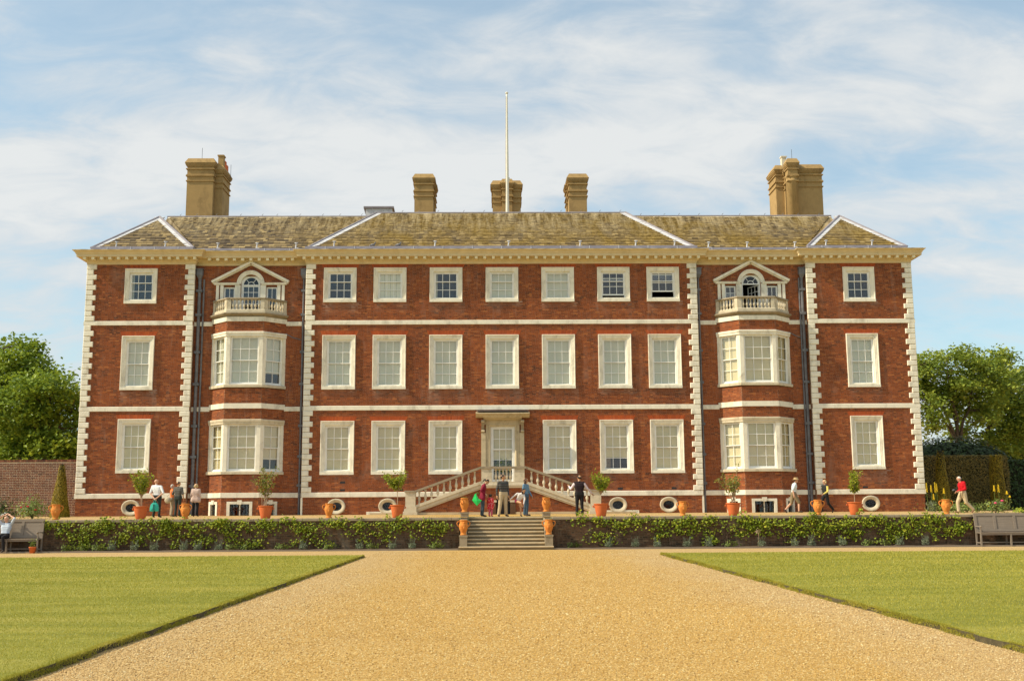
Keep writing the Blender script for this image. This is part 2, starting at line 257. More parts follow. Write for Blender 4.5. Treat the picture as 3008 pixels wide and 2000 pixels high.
# ---------------------------------------------------------------- builders
def np_mesh(name, V, F, tone=None, smooth=False):
    """V (n,3), F (m,k) all faces of one size"""
    V = np.asarray(V, np.float32); F = np.asarray(F, np.int32); k = F.shape[1]
    me = D.meshes.new(name); me.vertices.add(len(V)); me.vertices.foreach_set('co', V.ravel())
    me.loops.add(F.size); me.loops.foreach_set('vertex_index', F.ravel())
    me.polygons.add(len(F)); me.polygons.foreach_set('loop_start', np.arange(0, F.size, k, dtype=np.int32))
    me.polygons.foreach_set('loop_total', np.full(len(F), k, np.int32))
    if tone is not None:
        a = me.attributes.new('tone', 'FLOAT', 'FACE'); a.data.foreach_set('value', np.asarray(tone, np.float32))
    me.update(calc_edges=True)
    me.polygons.foreach_set('use_smooth', np.full(len(F), bool(smooth)))
    return me
class MB:
    def __init__(s): s.v = []; s.f = []; s.t = []; s.cur = 0.5
    def add(s, vs, fs):
        b = len(s.v); s.v += [tuple(p) for p in vs]; s.f += [tuple(b+i for i in f) for f in fs]; s.t += [s.cur]*len(fs); return s
    def box(s, x0, x1, y0, y1, z0, z1):
        return s.add([(x0,y0,z0),(x1,y0,z0),(x1,y1,z0),(x0,y1,z0),(x0,y0,z1),(x1,y0,z1),(x1,y1,z1),(x0,y1,z1)],
                     [(0,3,2,1),(4,5,6,7),(0,1,5,4),(1,2,6,5),(2,3,7,6),(3,0,4,7)])
    def bevbox(s, x0, x1, y0, y1, z0, z1, b):
        """box whose front (low y) edges are chamfered by b"""
        return s.add([(x0,y1,z0),(x1,y1,z0),(x1,y1,z1),(x0,y1,z1),(x0,y0+b,z0),(x1,y0+b,z0),(x1,y0+b,z1),(x0,y0+b,z1),
                      (x0+b,y0,z0+b),(x1-b,y0,z0+b),(x1-b,y0,z1-b),(x0+b,y0,z1-b)],
                     [(0,1,5,4),(1,2,6,5),(2,3,7,6),(3,0,4,7),(4,5,9,8),(5,6,10,9),(6,7,11,10),(7,4,8,11),(8,9,10,11),(3,2,1,0)])
    def prism(s, poly, d, cap=True):
        """poly: list of 3d points, d: extrusion vector"""
        n = len(poly); a = [Vector(p) for p in poly]; b = [p+Vector(d) for p in a]
        fs = [(i, (i+1) % n, n+(i+1) % n, n+i) for i in range(n)]
        if cap: fs += [tuple(range(n-1, -1, -1)), tuple(range(n, 2*n))]
        return s.add(a+b, fs)
    def sweep(s, path, prof, closed=False, capends=True):
        """path: plan points (x,y); prof: (offset to the right-hand/outer side, z); mitred.  outer side = right of travel turned to -y for left->right travel"""
        n = len(path); P = [Vector((p[0], p[1])) for p in path]; offs = []
        for i in range(n):
            ns = []
            for a, b in ((i-1, i), (i, i+1)):
                if closed: a %= n; b %= n
                elif a < 0 or b >= n: continue
                d = (P[b]-P[a]).normalized(); ns.append(Vector((d.y, -d.x)))
            if len(ns) == 2:
                m = (ns[0]+ns[1]); k = m.length_squared; m = m*(2/k) if k > 1e-6 else ns[0]
            else: m = ns[0]
            offs.append(m)
        vs = []
        for p, o in zip(P, offs):
            for (d, z) in prof: q = p+o*d; vs.append((q.x, q.y, z))
        k = len(prof); fs = []
        for i in range(n if closed else n-1):
            j = (i+1) % n
            for a in range(k-1): fs.append((i*k+a, j*k+a, j*k+a+1, i*k+a+1))
        if capends and not closed: fs += [tuple(range(k-1, -1, -1)), tuple((n-1)*k+a for a in range(k))]
        return s.add(vs, fs)
    def lathe(s, prof, c=(0,0,0), seg=14, cap=True):
        vs = []; k = len(prof)
        for (r, z) in prof:
            for i in range(seg):
                a = 2*math.pi*i/seg; vs.append((c[0]+r*math.cos(a), c[1]+r*math.sin(a), c[2]+z))
        fs = [(j*seg+i, j*seg+(i+1) % seg, (j+1)*seg+(i+1) % seg, (j+1)*seg+i) for j in range(k-1) for i in range(seg)]
        if cap: fs += [tuple(range(seg-1, -1, -1)), tuple((k-1)*seg+i for i in range(seg))]
        return s.add(vs, fs)
    def tube(s, pts, rad, seg=7):
        pts = [Vector(p) for p in pts]; n = len(pts)
        if not isinstance(rad, (list, tuple)): rad = [rad]*n
        vs = []
        for i, p in enumerate(pts):
            d = (pts[min(i+1, n-1)]-pts[max(i-1, 0)]).normalized()
            a = d.orthogonal().normalized() if i == 0 else (a - d*a.dot(d)).normalized()
            b = d.cross(a)
            for q in range(seg):
                w = 2*math.pi*q/seg; vs.append(p+(a*math.cos(w)+b*math.sin(w))*rad[i])
        fs = [(i*seg+q, i*seg+(q+1) % seg, (i+1)*seg+(q+1) % seg, (i+1)*seg+q) for i in range(n-1) for q in range(seg)]
        fs += [tuple(range(seg-1, -1, -1)), tuple((n-1)*seg+q for q in range(seg))]
        return s.add(vs, fs)
    def sphere(s, c, r, seg=10, rings=6):
        if isinstance(r, (int, float)): r = (r, r, r)
        vs = [(c[0], c[1], c[2]-r[2])]
        for j in range(1, rings):
            ph = -math.pi/2+math.pi*j/rings
            for i in range(seg):
                a = 2*math.pi*i/seg; vs.append((c[0]+r[0]*math.cos(ph)*math.cos(a), c[1]+r[1]*math.cos(ph)*math.sin(a), c[2]+r[2]*math.sin(ph)))
        vs.append((c[0], c[1], c[2]+r[2])); e = len(vs)-1
        fs = [(0, 1+(i+1) % seg, 1+i) for i in range(seg)]
        fs += [(1+j*seg+i, 1+j*seg+(i+1) % seg, 1+(j+1)*seg+(i+1) % seg, 1+(j+1)*seg+i) for j in range(rings-2) for i in range(seg)]
        fs += [(e, e-seg+i, e-seg+(i+1) % seg) for i in range(seg)]
        return s.add(vs, fs)
    def frame(s, w, h, loops, x0=0.0, z0=0.0, close=False):
        """mitred rectangular frame; loops: (inset, y)"""
        k = len(loops); vs = []
        for (i, y) in loops:
            vs += [(x0+i, y, z0+i), (x0+w-i, y, z0+i), (x0+w-i, y, z0+h-i), (x0+i, y, z0+h-i)]
        fs = []
        for a in range(k-1 if not close else k):
            b = (a+1) % k
            for c in range(4): d = (c+1) % 4; fs.append((a*4+c, b*4+c, b*4+d, a*4+d)[::-1])
        return s.add(vs, fs)
    def mesh(s, name, smooth=False):
        me = D.meshes.new(name); me.from_pydata(s.v, [], s.f)
        a = me.attributes.new('tone', 'FLOAT', 'FACE'); a.data.foreach_set('value', np.asarray(s.t, np.float32))
        if smooth: me.polygons.foreach_set('use_smooth', np.full(len(me.polygons), True))
        me.update(); return me
    def build(s, name, mt, parent=None, smooth=False, **k): return obj(name, s.mesh(name, smooth), mt, parent, **k)
FIXED = set()          # roots whose parts are given in world coordinates
def obj(name, me, mt=None, parent=None, loc=(0,0,0), rz=0.0, kind=None, scale=None, label=None):
    o = D.objects.new(name, me); COL.objects.link(o); o.location = loc; o.rotation_euler = (0, 0, rz)
    if scale: o.scale = scale
    if mt is not None and me is not None and len(me.materials) == 0: me.materials.append(M[mt] if isinstance(mt, str) else mt)
    if parent is not None:
        o.parent = parent
        if parent.name in FIXED: o.matrix_parent_inverse = Matrix.Translation(-parent.location)
    if kind: o['kind'] = kind
    if label: o['label'] = label
    return o
def thing(name, label, cat, loc=(0,0,0), rz=0.0, group=None, fixed=False):
    o = D.objects.new(name, None); COL.objects.link(o); o.location = loc; o.rotation_euler = (0, 0, rz); o.empty_display_size = 0.3
    o['label'] = label; o['category'] = cat
    if group: o['group'] = group
    if fixed: FIXED.add(o.name)
    return o
def tag(o, label, cat, group=None):
    o['label'] = label; o['category'] = cat
    if group: o['group'] = group
    return o
def structure(o): o['kind'] = 'structure'; return o

BQ = np.array([[0,1,5,4],[3,2,1,0],[4,5,6,7],[0,4,7,3],[1,2,6,5]])  # front, bottom, top, left, right of a brick
def brick_rects(u0, u1, z0, z1, holes=(), ch=0.0725, joint=0.0125, st=0.215, he=0.1025, clip=None):
    out = []; per = st+he+2*joint; n = int(round((z1-z0)/ch)) or 1; ch = (z1-z0)/n
    for i in range(n):
        za = z0+i*ch+joint/2; zb = z0+(i+1)*ch-joint/2; zm = (za+zb)/2
        iv = [(u0, u1)] if clip is None else clip(zm)
        for (a, b, c, d) in holes:
            if c-0.01 < zm < d+0.01:
                nv = []
                for (p, q) in iv:
                    if b <= p or a >= q: nv.append((p, q)); continue
                    if a > p: nv.append((p, a))
                    if b < q: nv.append((b, q))
                iv = nv
        ph = (i % 2)*per/2+0.013*((i*7) % 5)
        for (p, q) in iv:
            k0 = math.floor((p-ph)/per)-1; k1 = math.ceil((q-ph)/per)+1
            e = ph+per*np.arange(k0, k1+1)
            a = np.concatenate([e, e+st+joint]); b = np.concatenate([e+st, e+st+joint+he])
            a = np.maximum(a, p+joint/2); b = np.minimum(b, q-joint/2); ok = b-a > 0.025
            a, b = a[ok], b[ok]
            out.append(np.stack([a, b, np.full(len(a), za), np.full(len(a), zb)], 1))
    return np.concatenate(out) if out else np.zeros((0, 4))
def bricks_on(rects, O, U, Nn, proud=0.006, jit=0.003):
    """3d bricks for rectangles (u0,u1,z0,z1) on the plane through O spanned by U and Z, outward normal Nn"""
    n = len(rects); O = np.array(O); U = np.array(U); Nn = np.array(Nn)
    h = proud+RNG.uniform(-jit, jit, n)
    V = np.zeros((n, 8, 3)); u0, u1, z0, z1 = rects.T
    for i, (u, z, hh) in enumerate(((u0, z0, h), (u1, z0, h), (u1, z0, 0*h-0.004), (u0, z0, 0*h-0.004), (u0, z1, h), (u1, z1, h), (u1, z1, 0*h-0.004), (u0, z1, 0*h-0.004))):
        V[:, i] = O+u[:, None]*U+hh[:, None]*Nn; V[:, i, 2] += z
    F = (np.arange(n)[:, None, None]*8+BQ[None]).reshape(-1, 4)
    return V.reshape(-1, 3), F, np.repeat(np.clip(RNG.normal(0.5, 0.23, n), 0, 1), 5)
class BrickSet:
    def __init__(s): s.V = []; s.F = []; s.T = []; s.n = 0
    def add(s, V, F, T): s.V.append(V); s.F.append(F+s.n); s.T.append(T); s.n += len(V)
    def wall(s, O, U, Nn, u0, u1, z0, z1, holes=(), **k):
        kw = {a: k.pop(a) for a in ('proud', 'jit') if a in k}
        s.add(*bricks_on(brick_rects(u0, u1, z0, z1, holes, **k), O, U, Nn, **kw))
    def build(s, name, mt, parent=None, sills=()):
        V = np.concatenate(s.V); me = np_mesh(name, V, np.concatenate(s.F), np.concatenate(s.T))
        if len(sills):      # pale salts streaked below the window sills, strongest under the sill ends
            C = V.reshape(-1, 8, 3)[:, 0]; st = np.zeros(len(C)); r = np.random.default_rng(5)
            for (x, z, w) in sills:
                dz = z-C[:, 2]; dx = np.abs(C[:, 0]-x); L_ = r.uniform(0.35, 0.9); k = r.uniform(0.25, 0.75)
                m_ = (dz > 0) & (dz < L_) & (dx < w/2+0.08); e = np.exp(-((dx-w/2+r.uniform(0.05, 0.3))/0.22)**2)
                st[m_] = np.maximum(st[m_], (k*(1-dz/L_)*(0.35+0.65*e)*r.uniform(0.2, 1.0, len(C)))[m_])
            a = me.attributes.new('stain', 'FLOAT', 'FACE'); a.data.foreach_set('value', np.repeat(st, 5).astype(np.float32))
        return obj(name, me, mt, parent, kind='stuff')
def holed(mb, O, U, u0, u1, z0, z1, holes, flip=False):
    """flat wall with rectangular holes"""
    us = sorted({u0, u1, *[x for h in holes for x in h[:2] if u0 < x < u1]}); zs = sorted({z0, z1, *[x for h in holes for x in h[2:] if z0 < x < z1]})
    O = Vector(O); U = Vector(U)
    for a, b in zip(us, us[1:]):
        for c, d in zip(zs, zs[1:]):
            m, n = (a+b)/2, (c+d)/2
            if any(h[0] < m < h[1] and h[2] < n < h[3] for h in holes): continue
            q = [O+U*a+Vector((0,0,c)), O+U*b+Vector((0,0,c)), O+U*b+Vector((0,0,d)), O+U*a+Vector((0,0,d))]
            mb.add(q, [(0,1,2,3)])
def leaf_mesh(name, C, size, up=0.5, elong=1.4, tone=None, seed=0, dirs=None):
    """one folded quad per leaf at the points C"""
    r = np.random.default_rng(seed); n = len(C)
    nrm = r.normal(0, 1, (n, 3)); nrm[:, 2] = np.abs(nrm[:, 2])*0.6+up*1.5
    if dirs is not None: nrm += dirs
    nrm /= np.linalg.norm(nrm, axis=1)[:, None]
    t = r.normal(0, 1, (n, 3)); t -= (t*nrm).sum(1)[:, None]*nrm; t /= np.linalg.norm(t, axis=1)[:, None]
    b = np.cross(nrm, t); s = size*r.uniform(0.65, 1.3, n)[:, None]
    V = np.stack([C-t*s*elong*0.5, C-b*s*0.45+nrm*s*0.12, C+t*s*elong*0.5, C+b*s*0.45+nrm*s*0.12], 1).reshape(-1, 3)
    F = np.arange(n*4).reshape(n, 4)
    if tone is None: tone = np.clip(r.normal(0.5, 0.25, n), 0, 1)
    return np_mesh(name, V, F, tone)

# ---------------------------------------------------------------- ground
TZ0, TZ1, WALLY = 1.34, 1.45, 47.0           # terrace surface slopes gently up to the house
def tz(y): return TZ0+(TZ1-TZ0)*min(1, max(0, (y-47.4)/9.6))
structure(MB().add([(-900,-300,-0.05),(900,-300,-0.05),(900,1500,-0.05),(-900,1500,-0.05)], [(0,1,2,3)]).build('ground', 'meadow'))
structure(MB().add([(-70,-20,0),(70,-20,0),(70,46.25,0),(-70,46.25,0)], [(0,1,2,3)]).build('gravel_path', 'gravel'))
mb = MB()     # raised terrace, with a notch for the garden steps
for (x0, x1, y0) in ((-70, -1.62, 47.3), (-1.62, 1.67, 48.45), (1.67, 70, 47.3)):
    mb.add([(x0,y0,tz(y0)),(x1,y0,tz(y0)),(x1,57.4,TZ1),(x0,57.4,TZ1)], [(0,1,2,3)])
mb.add([(-70,57.4,TZ1),(70,57.4,TZ1),(70,140,TZ1),(-70,140,TZ1)], [(0,1,2,3)])
structure(mb.build('terrace', 'gravel'))
def edge_wob(y): return 0.022*np.sin(y*0.83)+0.018*np.sin(y*2.1+1)+0.014*np.sin(y*5.3+2)+0.010*np.sin(y*11.7)
def lawn_noise(x, y):      # slow variation of the turf: mowing bands across, drier patches
    return 0.5*np.sin(y*1.45+0.35*np.sin(x*0.4))+0.35*np.sin(x*0.7+y*0.33+1.3)*np.sin(y*0.9-x*0.25)+0.4*np.sin(x*2.3+1.7*np.sin(y*1.9))*np.sin(y*3.1+x*0.6)
def lawn(name, x0, x1, y0, y1):
    h = 0.075; mb = MB(); nx = int((y1-y0)/0.25)
    inner = x1 if abs(x1) < abs(x0) else x0
    outer = x0 if inner == x1 else x1; sg = 1 if inner == x1 else -1
    e = [(inner+edge_wob(y0+(y1-y0)*i/nx), y0+(y1-y0)*i/nx) for i in range(nx+1)]
    for (a, b) in zip(e, e[1:]):
        mb.add([(outer,a[1],h),(a[0],a[1],h),(b[0],b[1],h),(outer,b[1],h)], [(0,1,2,3) if sg > 0 else (3,2,1,0)])
    o = structure(mb.build(name, 'lawn'))
    me = MB()
    for (a, b) in zip(e, e[1:]):
        me.add([(a[0],a[1],h-0.002),(a[0]+sg*0.02,a[1],-0.01),(b[0]+sg*0.02,b[1],-0.01),(b[0],b[1],h-0.002)], [(0,1,2,3)])
    me.add([(outer,y1,h-0.002),(inner,y1,h-0.002),(inner,y1,-0.01),(outer,y1,-0.01)], [(0,1,2,3)])
    me.build('turf_edge', 'edge_earth', o); return o
LAWNS = [(-40, -5.17, -8, 40.0, 'lawn'), (5.57, 40, -8, 40.2, 'lawn')]
for x0, x1, y0, y1, n in LAWNS: lawn(n, x0, x1, y0, y1)
def grass(name, label, xe, sg, y1):
    """short mown blades: dense near the camera, thinning as they shrink below a pixel"""
    r = np.random.default_rng(3 if sg > 0 else 4); n = 330000
    y = 8.5*np.exp(r.uniform(0, math.log(y1/8.5), n)); half = 0.5*(y*0.98+4)
    x = xe+edge_wob(y)-sg*(r.uniform(0, 1, n)**1.0)*half*1.02
    ok = np.abs(x+0.5) < y*0.53+1.5; x, y = x[ok], y[ok]
    ne = 45000; ye = 8.5*np.exp(r.uniform(0, math.log(y1/8.5), ne)); x = np.concatenate([x, xe+edge_wob(ye)+r.normal(0.0, 0.03, ne)]); y = np.concatenate([y, ye])
    n = len(x); C = np.stack([x, y, np.full(n, 0.07)], 1); C[-ne:, 2] -= np.maximum(0, sg*(x[-ne:]-xe))*1.5
    h = r.uniform(0.010, 0.025, n)*np.clip(0.8+y/40, 0.8, 1.7); w = 0.0030*np.clip(y/10, 1, 4)
    a = r.uniform(0, 2*math.pi, n); ln = np.stack([np.cos(a), np.sin(a), np.zeros(n)], 1); wd = np.stack([-np.sin(a), np.cos(a), np.zeros(n)], 1)
    tip = C+ln*(h*r.uniform(0.1, 1.0, n))[:, None]+np.array([0, 0, 1])*h[:, None]
    V = np.stack([C-wd*w[:, None], C+wd*w[:, None], tip], 1).reshape(-1, 3)
    o = obj(name, np_mesh(name, V, np.arange(3*n).reshape(n, 3), np.clip(r.normal(0.48, 0.2, n)+0.14*lawn_noise(x, y), 0, 1)), 'blade', kind='stuff')
    o['label'] = label; o['category'] = 'grass'
grass('grass', 'short mown grass blades covering the lawn left of the gravel path', -5.17, 1, 40)
grass('grass', 'short mown grass blades covering the lawn right of the gravel path', 5.57, -1, 40.2)
def pebbles():
    r = np.random.default_rng(9); n = 180000
    y = 9.0*np.exp(r.uniform(0, 1, n)**1.25*math.log(45/9.0)); x = r.uniform(-5.12, 5.52, n)
    s = r.uniform(0.005, 0.0115, n)*np.clip(y/11, 1, 1.6)
    dirs = np.array([[1,0,0],[0,1,0],[-1,0,0],[0,-1,0],[0,0,1],[0,0,-0.5]], float)
    V = dirs[None]*s[:, None, None]*r.uniform(0.6, 1.35, (n, 6, 1)); V[:, :, 2] *= 0.6
    a = r.uniform(0, 6.28, n); ca, sa = np.cos(a)[:, None], np.sin(a)[:, None]
    X = V[:, :, 0]*ca-V[:, :, 1]*sa; Y = V[:, :, 0]*sa+V[:, :, 1]*ca
    V[:, :, 0] = X+x[:, None]; V[:, :, 1] = Y+y[:, None]; V[:, :, 2] += 0.003
    T = np.array([[0,1,4],[1,2,4],[2,3,4],[3,0,4],[1,0,5],[2,1,5],[3,2,5],[0,3,5]])
    F = (np.arange(n)[:, None, None]*6+T[None]).reshape(-1, 3)
    o = obj('gravel_stones', np_mesh('gravel_stones', V.reshape(-1, 3), F, np.repeat(np.clip(r.normal(0.55, 0.25, n), 0, 1), 8), True), 'pebble', kind='stuff')
    o['label'] = 'loose golden gravel stones on the wide path between the lawns'; o['category'] = 'gravel'
pebbles()

# ---------------------------------------------------------------- the house
FY, RY, SY = 57.0, 57.35, 56.35       # facade plane, recessed wall plane, bay front plane
HB, HT = TZ1-0.02, 14.66
house = thing('country_house', 'wide three storey red brick mansion with cream quoins and mossy slate roof', 'house', (0, FY, TZ1), fixed=True)
STR = [(2.34, 2.59), (6.83, 7.07), (11.37, 11.60)]
COLX = [-8.61, -5.96, -2.98, 0.0, 2.98, 5.96, 8.61]; PAVX = 19.15
WIN = []          # (x centre, z0, z1, w, mode, rows, options)
up_modes = ['dark', 'shutter', 'dark', 'cool', 'cool', 'open1', 'open2']
for i, x in enumerate(COLX):
    WIN.append((x, 12.58, 14.45, 1.74, up_modes[i], (1, 2)))
    WIN.append((x, 7.94, 10.81, 1.75, 'cool', (2, 2)))
    if x != 0: WIN.append((x, 3.50, 6.28, 1.75, 'warm' if i != 5 else 'part', (2, 2)))
for sx_ in (-1, 1):
    WIN.append((sx_*PAVX, 12.54, 14.43, 1.70, 'dark', (1, 2)))
    WIN.append((sx_*PAVX, 7.95, 10.81, 1.70, 'cool', (2, 2)))
    WIN.append((sx_*PAVX, 3.64, 6.43, 1.70, 'warm', (2, 2)))
OVAL = [-PAVX, -8.61, -5.96, 5.96, 8.61, PAVX]; OVZ = 1.87
holes_main = [(x-w/2+0.1, x+w/2-0.1, a+0.08, b-0.1) for (x, a, b, w, m_, r_) in WIN]
holes_main += [(x-0.36, x+0.36, OVZ-0.27, OVZ+0.27) for x in OVAL]
holes_main += [(-0.70, 0.70, 2.93, 6.0)]
zones = [(-22.0, -16.35), (-10.4, 10.4), (16.35, 22.0)]
wall = MB(); BR = BrickSet(); ARC = BrickSet()
for (a, b) in zones:
    hs = [h for h in holes_main if h[0] > a and h[1] < b]
    holed(wall, (0, FY, 0), (1, 0, 0), a, b, HB, HT+0.3, hs)
    big = [(h[0]-0.06, h[1]+0.06, h[2]-0.05, h[3]+0.06) if h[1]-h[0] > 0.8 else (h[0]-0.05, h[1]+0.05, h[2]-0.05, h[3]+0.05) for h in hs]
    BR.wall((0, FY, 0), (1, 0, 0), (0, -1, 0), a, b, HB, HT, big)
# returns between the projecting blocks and the recessed bays; sides, back and ceiling close the house
for x, fl in ((-16.35, 1), (-10.4, -1), (10.4, 1), (16.35, -1)):
    q = [(x, FY, HB), (x, RY, HB), (x, RY, HT+0.3), (x, FY, HT+0.3)]; wall.add(q, [(0,1,2,3) if fl > 0 else (3,2,1,0)])
for x in (-22.0, 22.0): wall.add([(x, FY, HB), (x, 76, HB), (x, 76, HT+0.3), (x, FY, HT+0.3)], [(0,1,2,3)])
wall.add([(-22, 76, HB), (22, 76, HB), (22, 76, HT+0.3), (-22, 76, HT+0.3)], [(0,1,2,3)])
rec_holes = {}
for s in (-1, 1):
    a, b = sorted((s*10.4, s*16.35)); c = s*13.43
    hs = [(c-1.85, c+1.85, HB-1, 11.55), (c-0.5, c+0.5, 11.55, 14.1), (c-1.42, c-0.84, 12.15, 13.50), (c+0.84, c+1.42, 12.15, 13.50)]
    rec_holes[s] = hs
    holed(wall, (0, RY, 0), (1, 0, 0), a, b, HB, HT+0.3, hs)
    BR.wall((0, RY, 0), (1, 0, 0), (0, -1, 0), a, b, HB, HT, hs)
# bays
BAYP = [(-1.95, 0.0), (-0.95, -1.0), (0.95, -1.0), (1.95, 0.0)]
BANDS = [(HB, 2.34), (2.59, 3.52), (6.35, 6.90), (7.17, 7.96), (10.93, 11.46)]
def facet(c, i):
    (x0, y0), (x1, y1) = BAYP[i], BAYP[i+1]; A = Vector((c+x0, RY+y0, 0)); B = Vector((c+x1, RY+y1, 0)); U = (B-A).normalized()
    return A, U, (B-A).length, Vector((U.y, -U.x, 0))
for s in (-1, 1):
    c = s*13.43
    for i in range(3):
        A, U, ln, Nn = facet(c, i)
        for bi, (z0, z1) in enumerate(BANDS):
            bw = 1.0 if i == 1 else 0.5
            hs = [(ln/2-bw/2, ln/2+bw/2, HB-0.1, 2.02)] if bi == 0 else []
            holed(wall, A, U, 0, ln, z0, z1, hs)
            BR.wall(A, U, Nn, 0, ln, z0, z1, [(h[0]-0.03, h[1]+0.03, h[2], h[3]+0.03) for h in hs])
wall.build('wall', 'mortar', house); BR.build('brick', 'brick', house, [(w[0], w[1], w[3]) for w in WIN])
room = MB(); room.add([(-21.9,57.45,HB),(21.9,57.45,HB),(21.9,75.9,HB),(-21.9,75.9,HB)], [(0,1,2,3)])
for z in (2.9, 6.95, 11.5, 14.9): room.box(-21.9, 21.9, 57.75, 75.8, z-0.15, z)
for x in (-16.4, -10.5, -4.4, 4.4, 10.5, 16.4): room.box(x-0.1, x+0.1, 57.8, 75.7, HB, 14.7)
room.box(-21.8, 21.8, 63.0, 63.2, HB, 14.7); room.build('inner_walls', 'interior', house)

# rubbed-brick flat arches over the windows
def flat_arch(x, z, w, h=0.235):
    n = int(w/0.075); R_ = []
    mbv = []
    for i in range(n):
        t0, t1 = i/n, (i+1)/n; g = 0.0035
        a0 = x-w/2+w*t0+g; a1 = x-w/2+w*t1-g; sp = 0.10*(2*(t0+t1)/2-1)
        V = np.array([(a0, FY-0.009, z), (a1, FY-0.009, z), (a1, FY+0.002, z), (a0, FY+0.002, z), (a0+sp, FY-0.009, z+h), (a1+sp, FY-0.009, z+h), (a1+sp, FY+0.002, z+h), (a0+sp, FY+0.002, z+h)])
        ARC.add(V, BQ.copy(), np.repeat(RNG.uniform(0.1, 0.9), 5))
for (x, a, b, w, m_, r_) in WIN: flat_arch(x, b+0.004, w+0.08, 0.235 if b < 12 else 0.2)
ARC.build('brick_arch', 'arch_brick', house)

# quoins, each stone its own mesh-sharing part
def quoin_mesh(w):
    return MB().bevbox(-w/2, w/2, -0.065, 0.02, 0, 1, 0.028).mesh('quoin')
def quoin_wrap(w, h):      # outer corners: wraps round the house corner
    return MB().bevbox(-w/2, w/2, -0.065, 0.02, 0.006, h-0.006, 0.026).box(-w/2-0.065, -w/2, -0.04, 0.3, 0.012, h-0.012).mesh('quoin')
QC = {}
levels = [(2.59, 6.83, 15), (7.07, 11.37, 15), (11.60, 14.655, 11)]
for (xe, sgn) in ((-22.0, 1), (-16.35, -1), (-10.4, 1), (10.4, -1), (16.35, 1), (22.0, -1)):
    k = 0
    for (z0, z1, n) in levels:
        h = (z1-z0)/n
        for i in range(n):
            w = 0.52 if k % 2 == 0 else 0.36; k += 1
            key = (w, round(h, 4))
            if key not in QC: QC[key] = MB().bevbox(-w/2, w/2, -0.075, 0.02, 0.007, h-0.007, 0.028).mesh('quoin')
            obj('quoin', QC[key], 'cream', house, (xe+sgn*(w/2-0.03)+RNG.normal(0, 0.003), FY+RNG.normal(0, 0.003), z0+i*h))
# string courses and plinth band, block by block
outline = {'L': [(-22.0, 59), (-22.0, FY), (-16.35, FY)], 'C': [(-10.4, FY), (10.4, FY)], 'R': [(16.35, FY), (22.0, FY), (22.0, 59)]}
for j, (z0, z1) in enumerate(STR):
    pr = [(0.0, z0), (0.05, z0+0.004), (0.058, z0+0.02), (0.058, z1-0.02), (0.05, z1-0.003), (0.0, z1+0.01)]
    for key, pth in outline.items(): MB().sweep(pth, pr).build('string_course' if j else 'plinth_band', 'cream', house)
    for s in (-1, 1):
        c = s*13.43; a, b = sorted((s*10.4, s*16.35))
        dz = 0.0 if j == 0 else (0.02 if j == 1 else 0.0)
        for (p, q) in ((a+0.005, c-1.95), (c+1.95, b-0.005)): MB().sweep([(p, RY), (q, RY)], [(d*0.9, z) for d, z in pr]).build('string_course' if j else 'plinth_band', 'cream', house)
        zz = [(2.34, 2.59), (6.90, 7.17), (11.46, 11.70)][j]
        MB().sweep([(c+x, RY+y) for x, y in BAYP], [(0.0, zz[0]), (0.06, zz[0]+0.004), (0.06, zz[1]), (0.0, zz[1]+0.006)]).build('bay_band', 'cream', house)
# plinth corner strips
for x in (-10.4, 10.4): MB().box(x-0.05, x+0.05, FY-0.03, FY+0.02, HB, 2.335).build('plinth_corner', 'cream', house)

# windows -------------------------------------------------------------
PANE = {}
def pane(w, h):
    k = (round(w, 3), round(h, 3))
    if k not in PANE: PANE[k] = MB().box(0, w, -0.003, 0.003, 0, h).mesh('pane')
    return PANE[k]
SASH = {}
def sash(parent, x0, y, z0, w, h, cols, rows, st=0.05, bt=0.028, bot=None, rz=0.0, at=None):
    k = (round(w, 3), round(h, 3), cols, rows, st, bot); bot = bot or st
    pw = (w-2*st-(cols-1)*bt)/cols; ph = (h-st-bot-(rows-1)*bt)/rows
    if k not in SASH:
        mb = MB(); mb.box(0, st, -0.022, 0.022, 0, h).box(w-st, w, -0.022, 0.022, 0, h).box(st, w-st, -0.021, 0.021, 0, bot).box(st, w-st, -0.021, 0.021, h-st, h)
        for i in range(1, cols): xx = st+i*pw+(i-1)*bt; mb.box(xx, xx+bt, -0.016, 0.016, bot, h-st)
        for j in range(1, rows): zz = bot+j*ph+(j-1)*bt; mb.box(st, w-st, -0.0175, 0.0175, zz, zz+bt)
        SASH[k] = mb.mesh('sash')
    o = obj('sash', SASH[k], 'sash', parent, (x0, y, z0), rz)
    ca, sa = math.cos(rz), math.sin(rz)
    for i in range(cols):
        for j in range(rows):
            xx = st+i*(pw+bt); obj('pane', pane(pw, ph), 'glass', parent, (x0+xx*ca, y+xx*sa, z0+bot+j*(ph+bt)), rz+RNG.normal(0, 0.004))
    return o
ARCH = {}
def blind(parent, x0, x1, y, z0, z1, mt): return MB().box(x0, x1, y, y+0.012, z0, z1).build('blind', mt, parent)
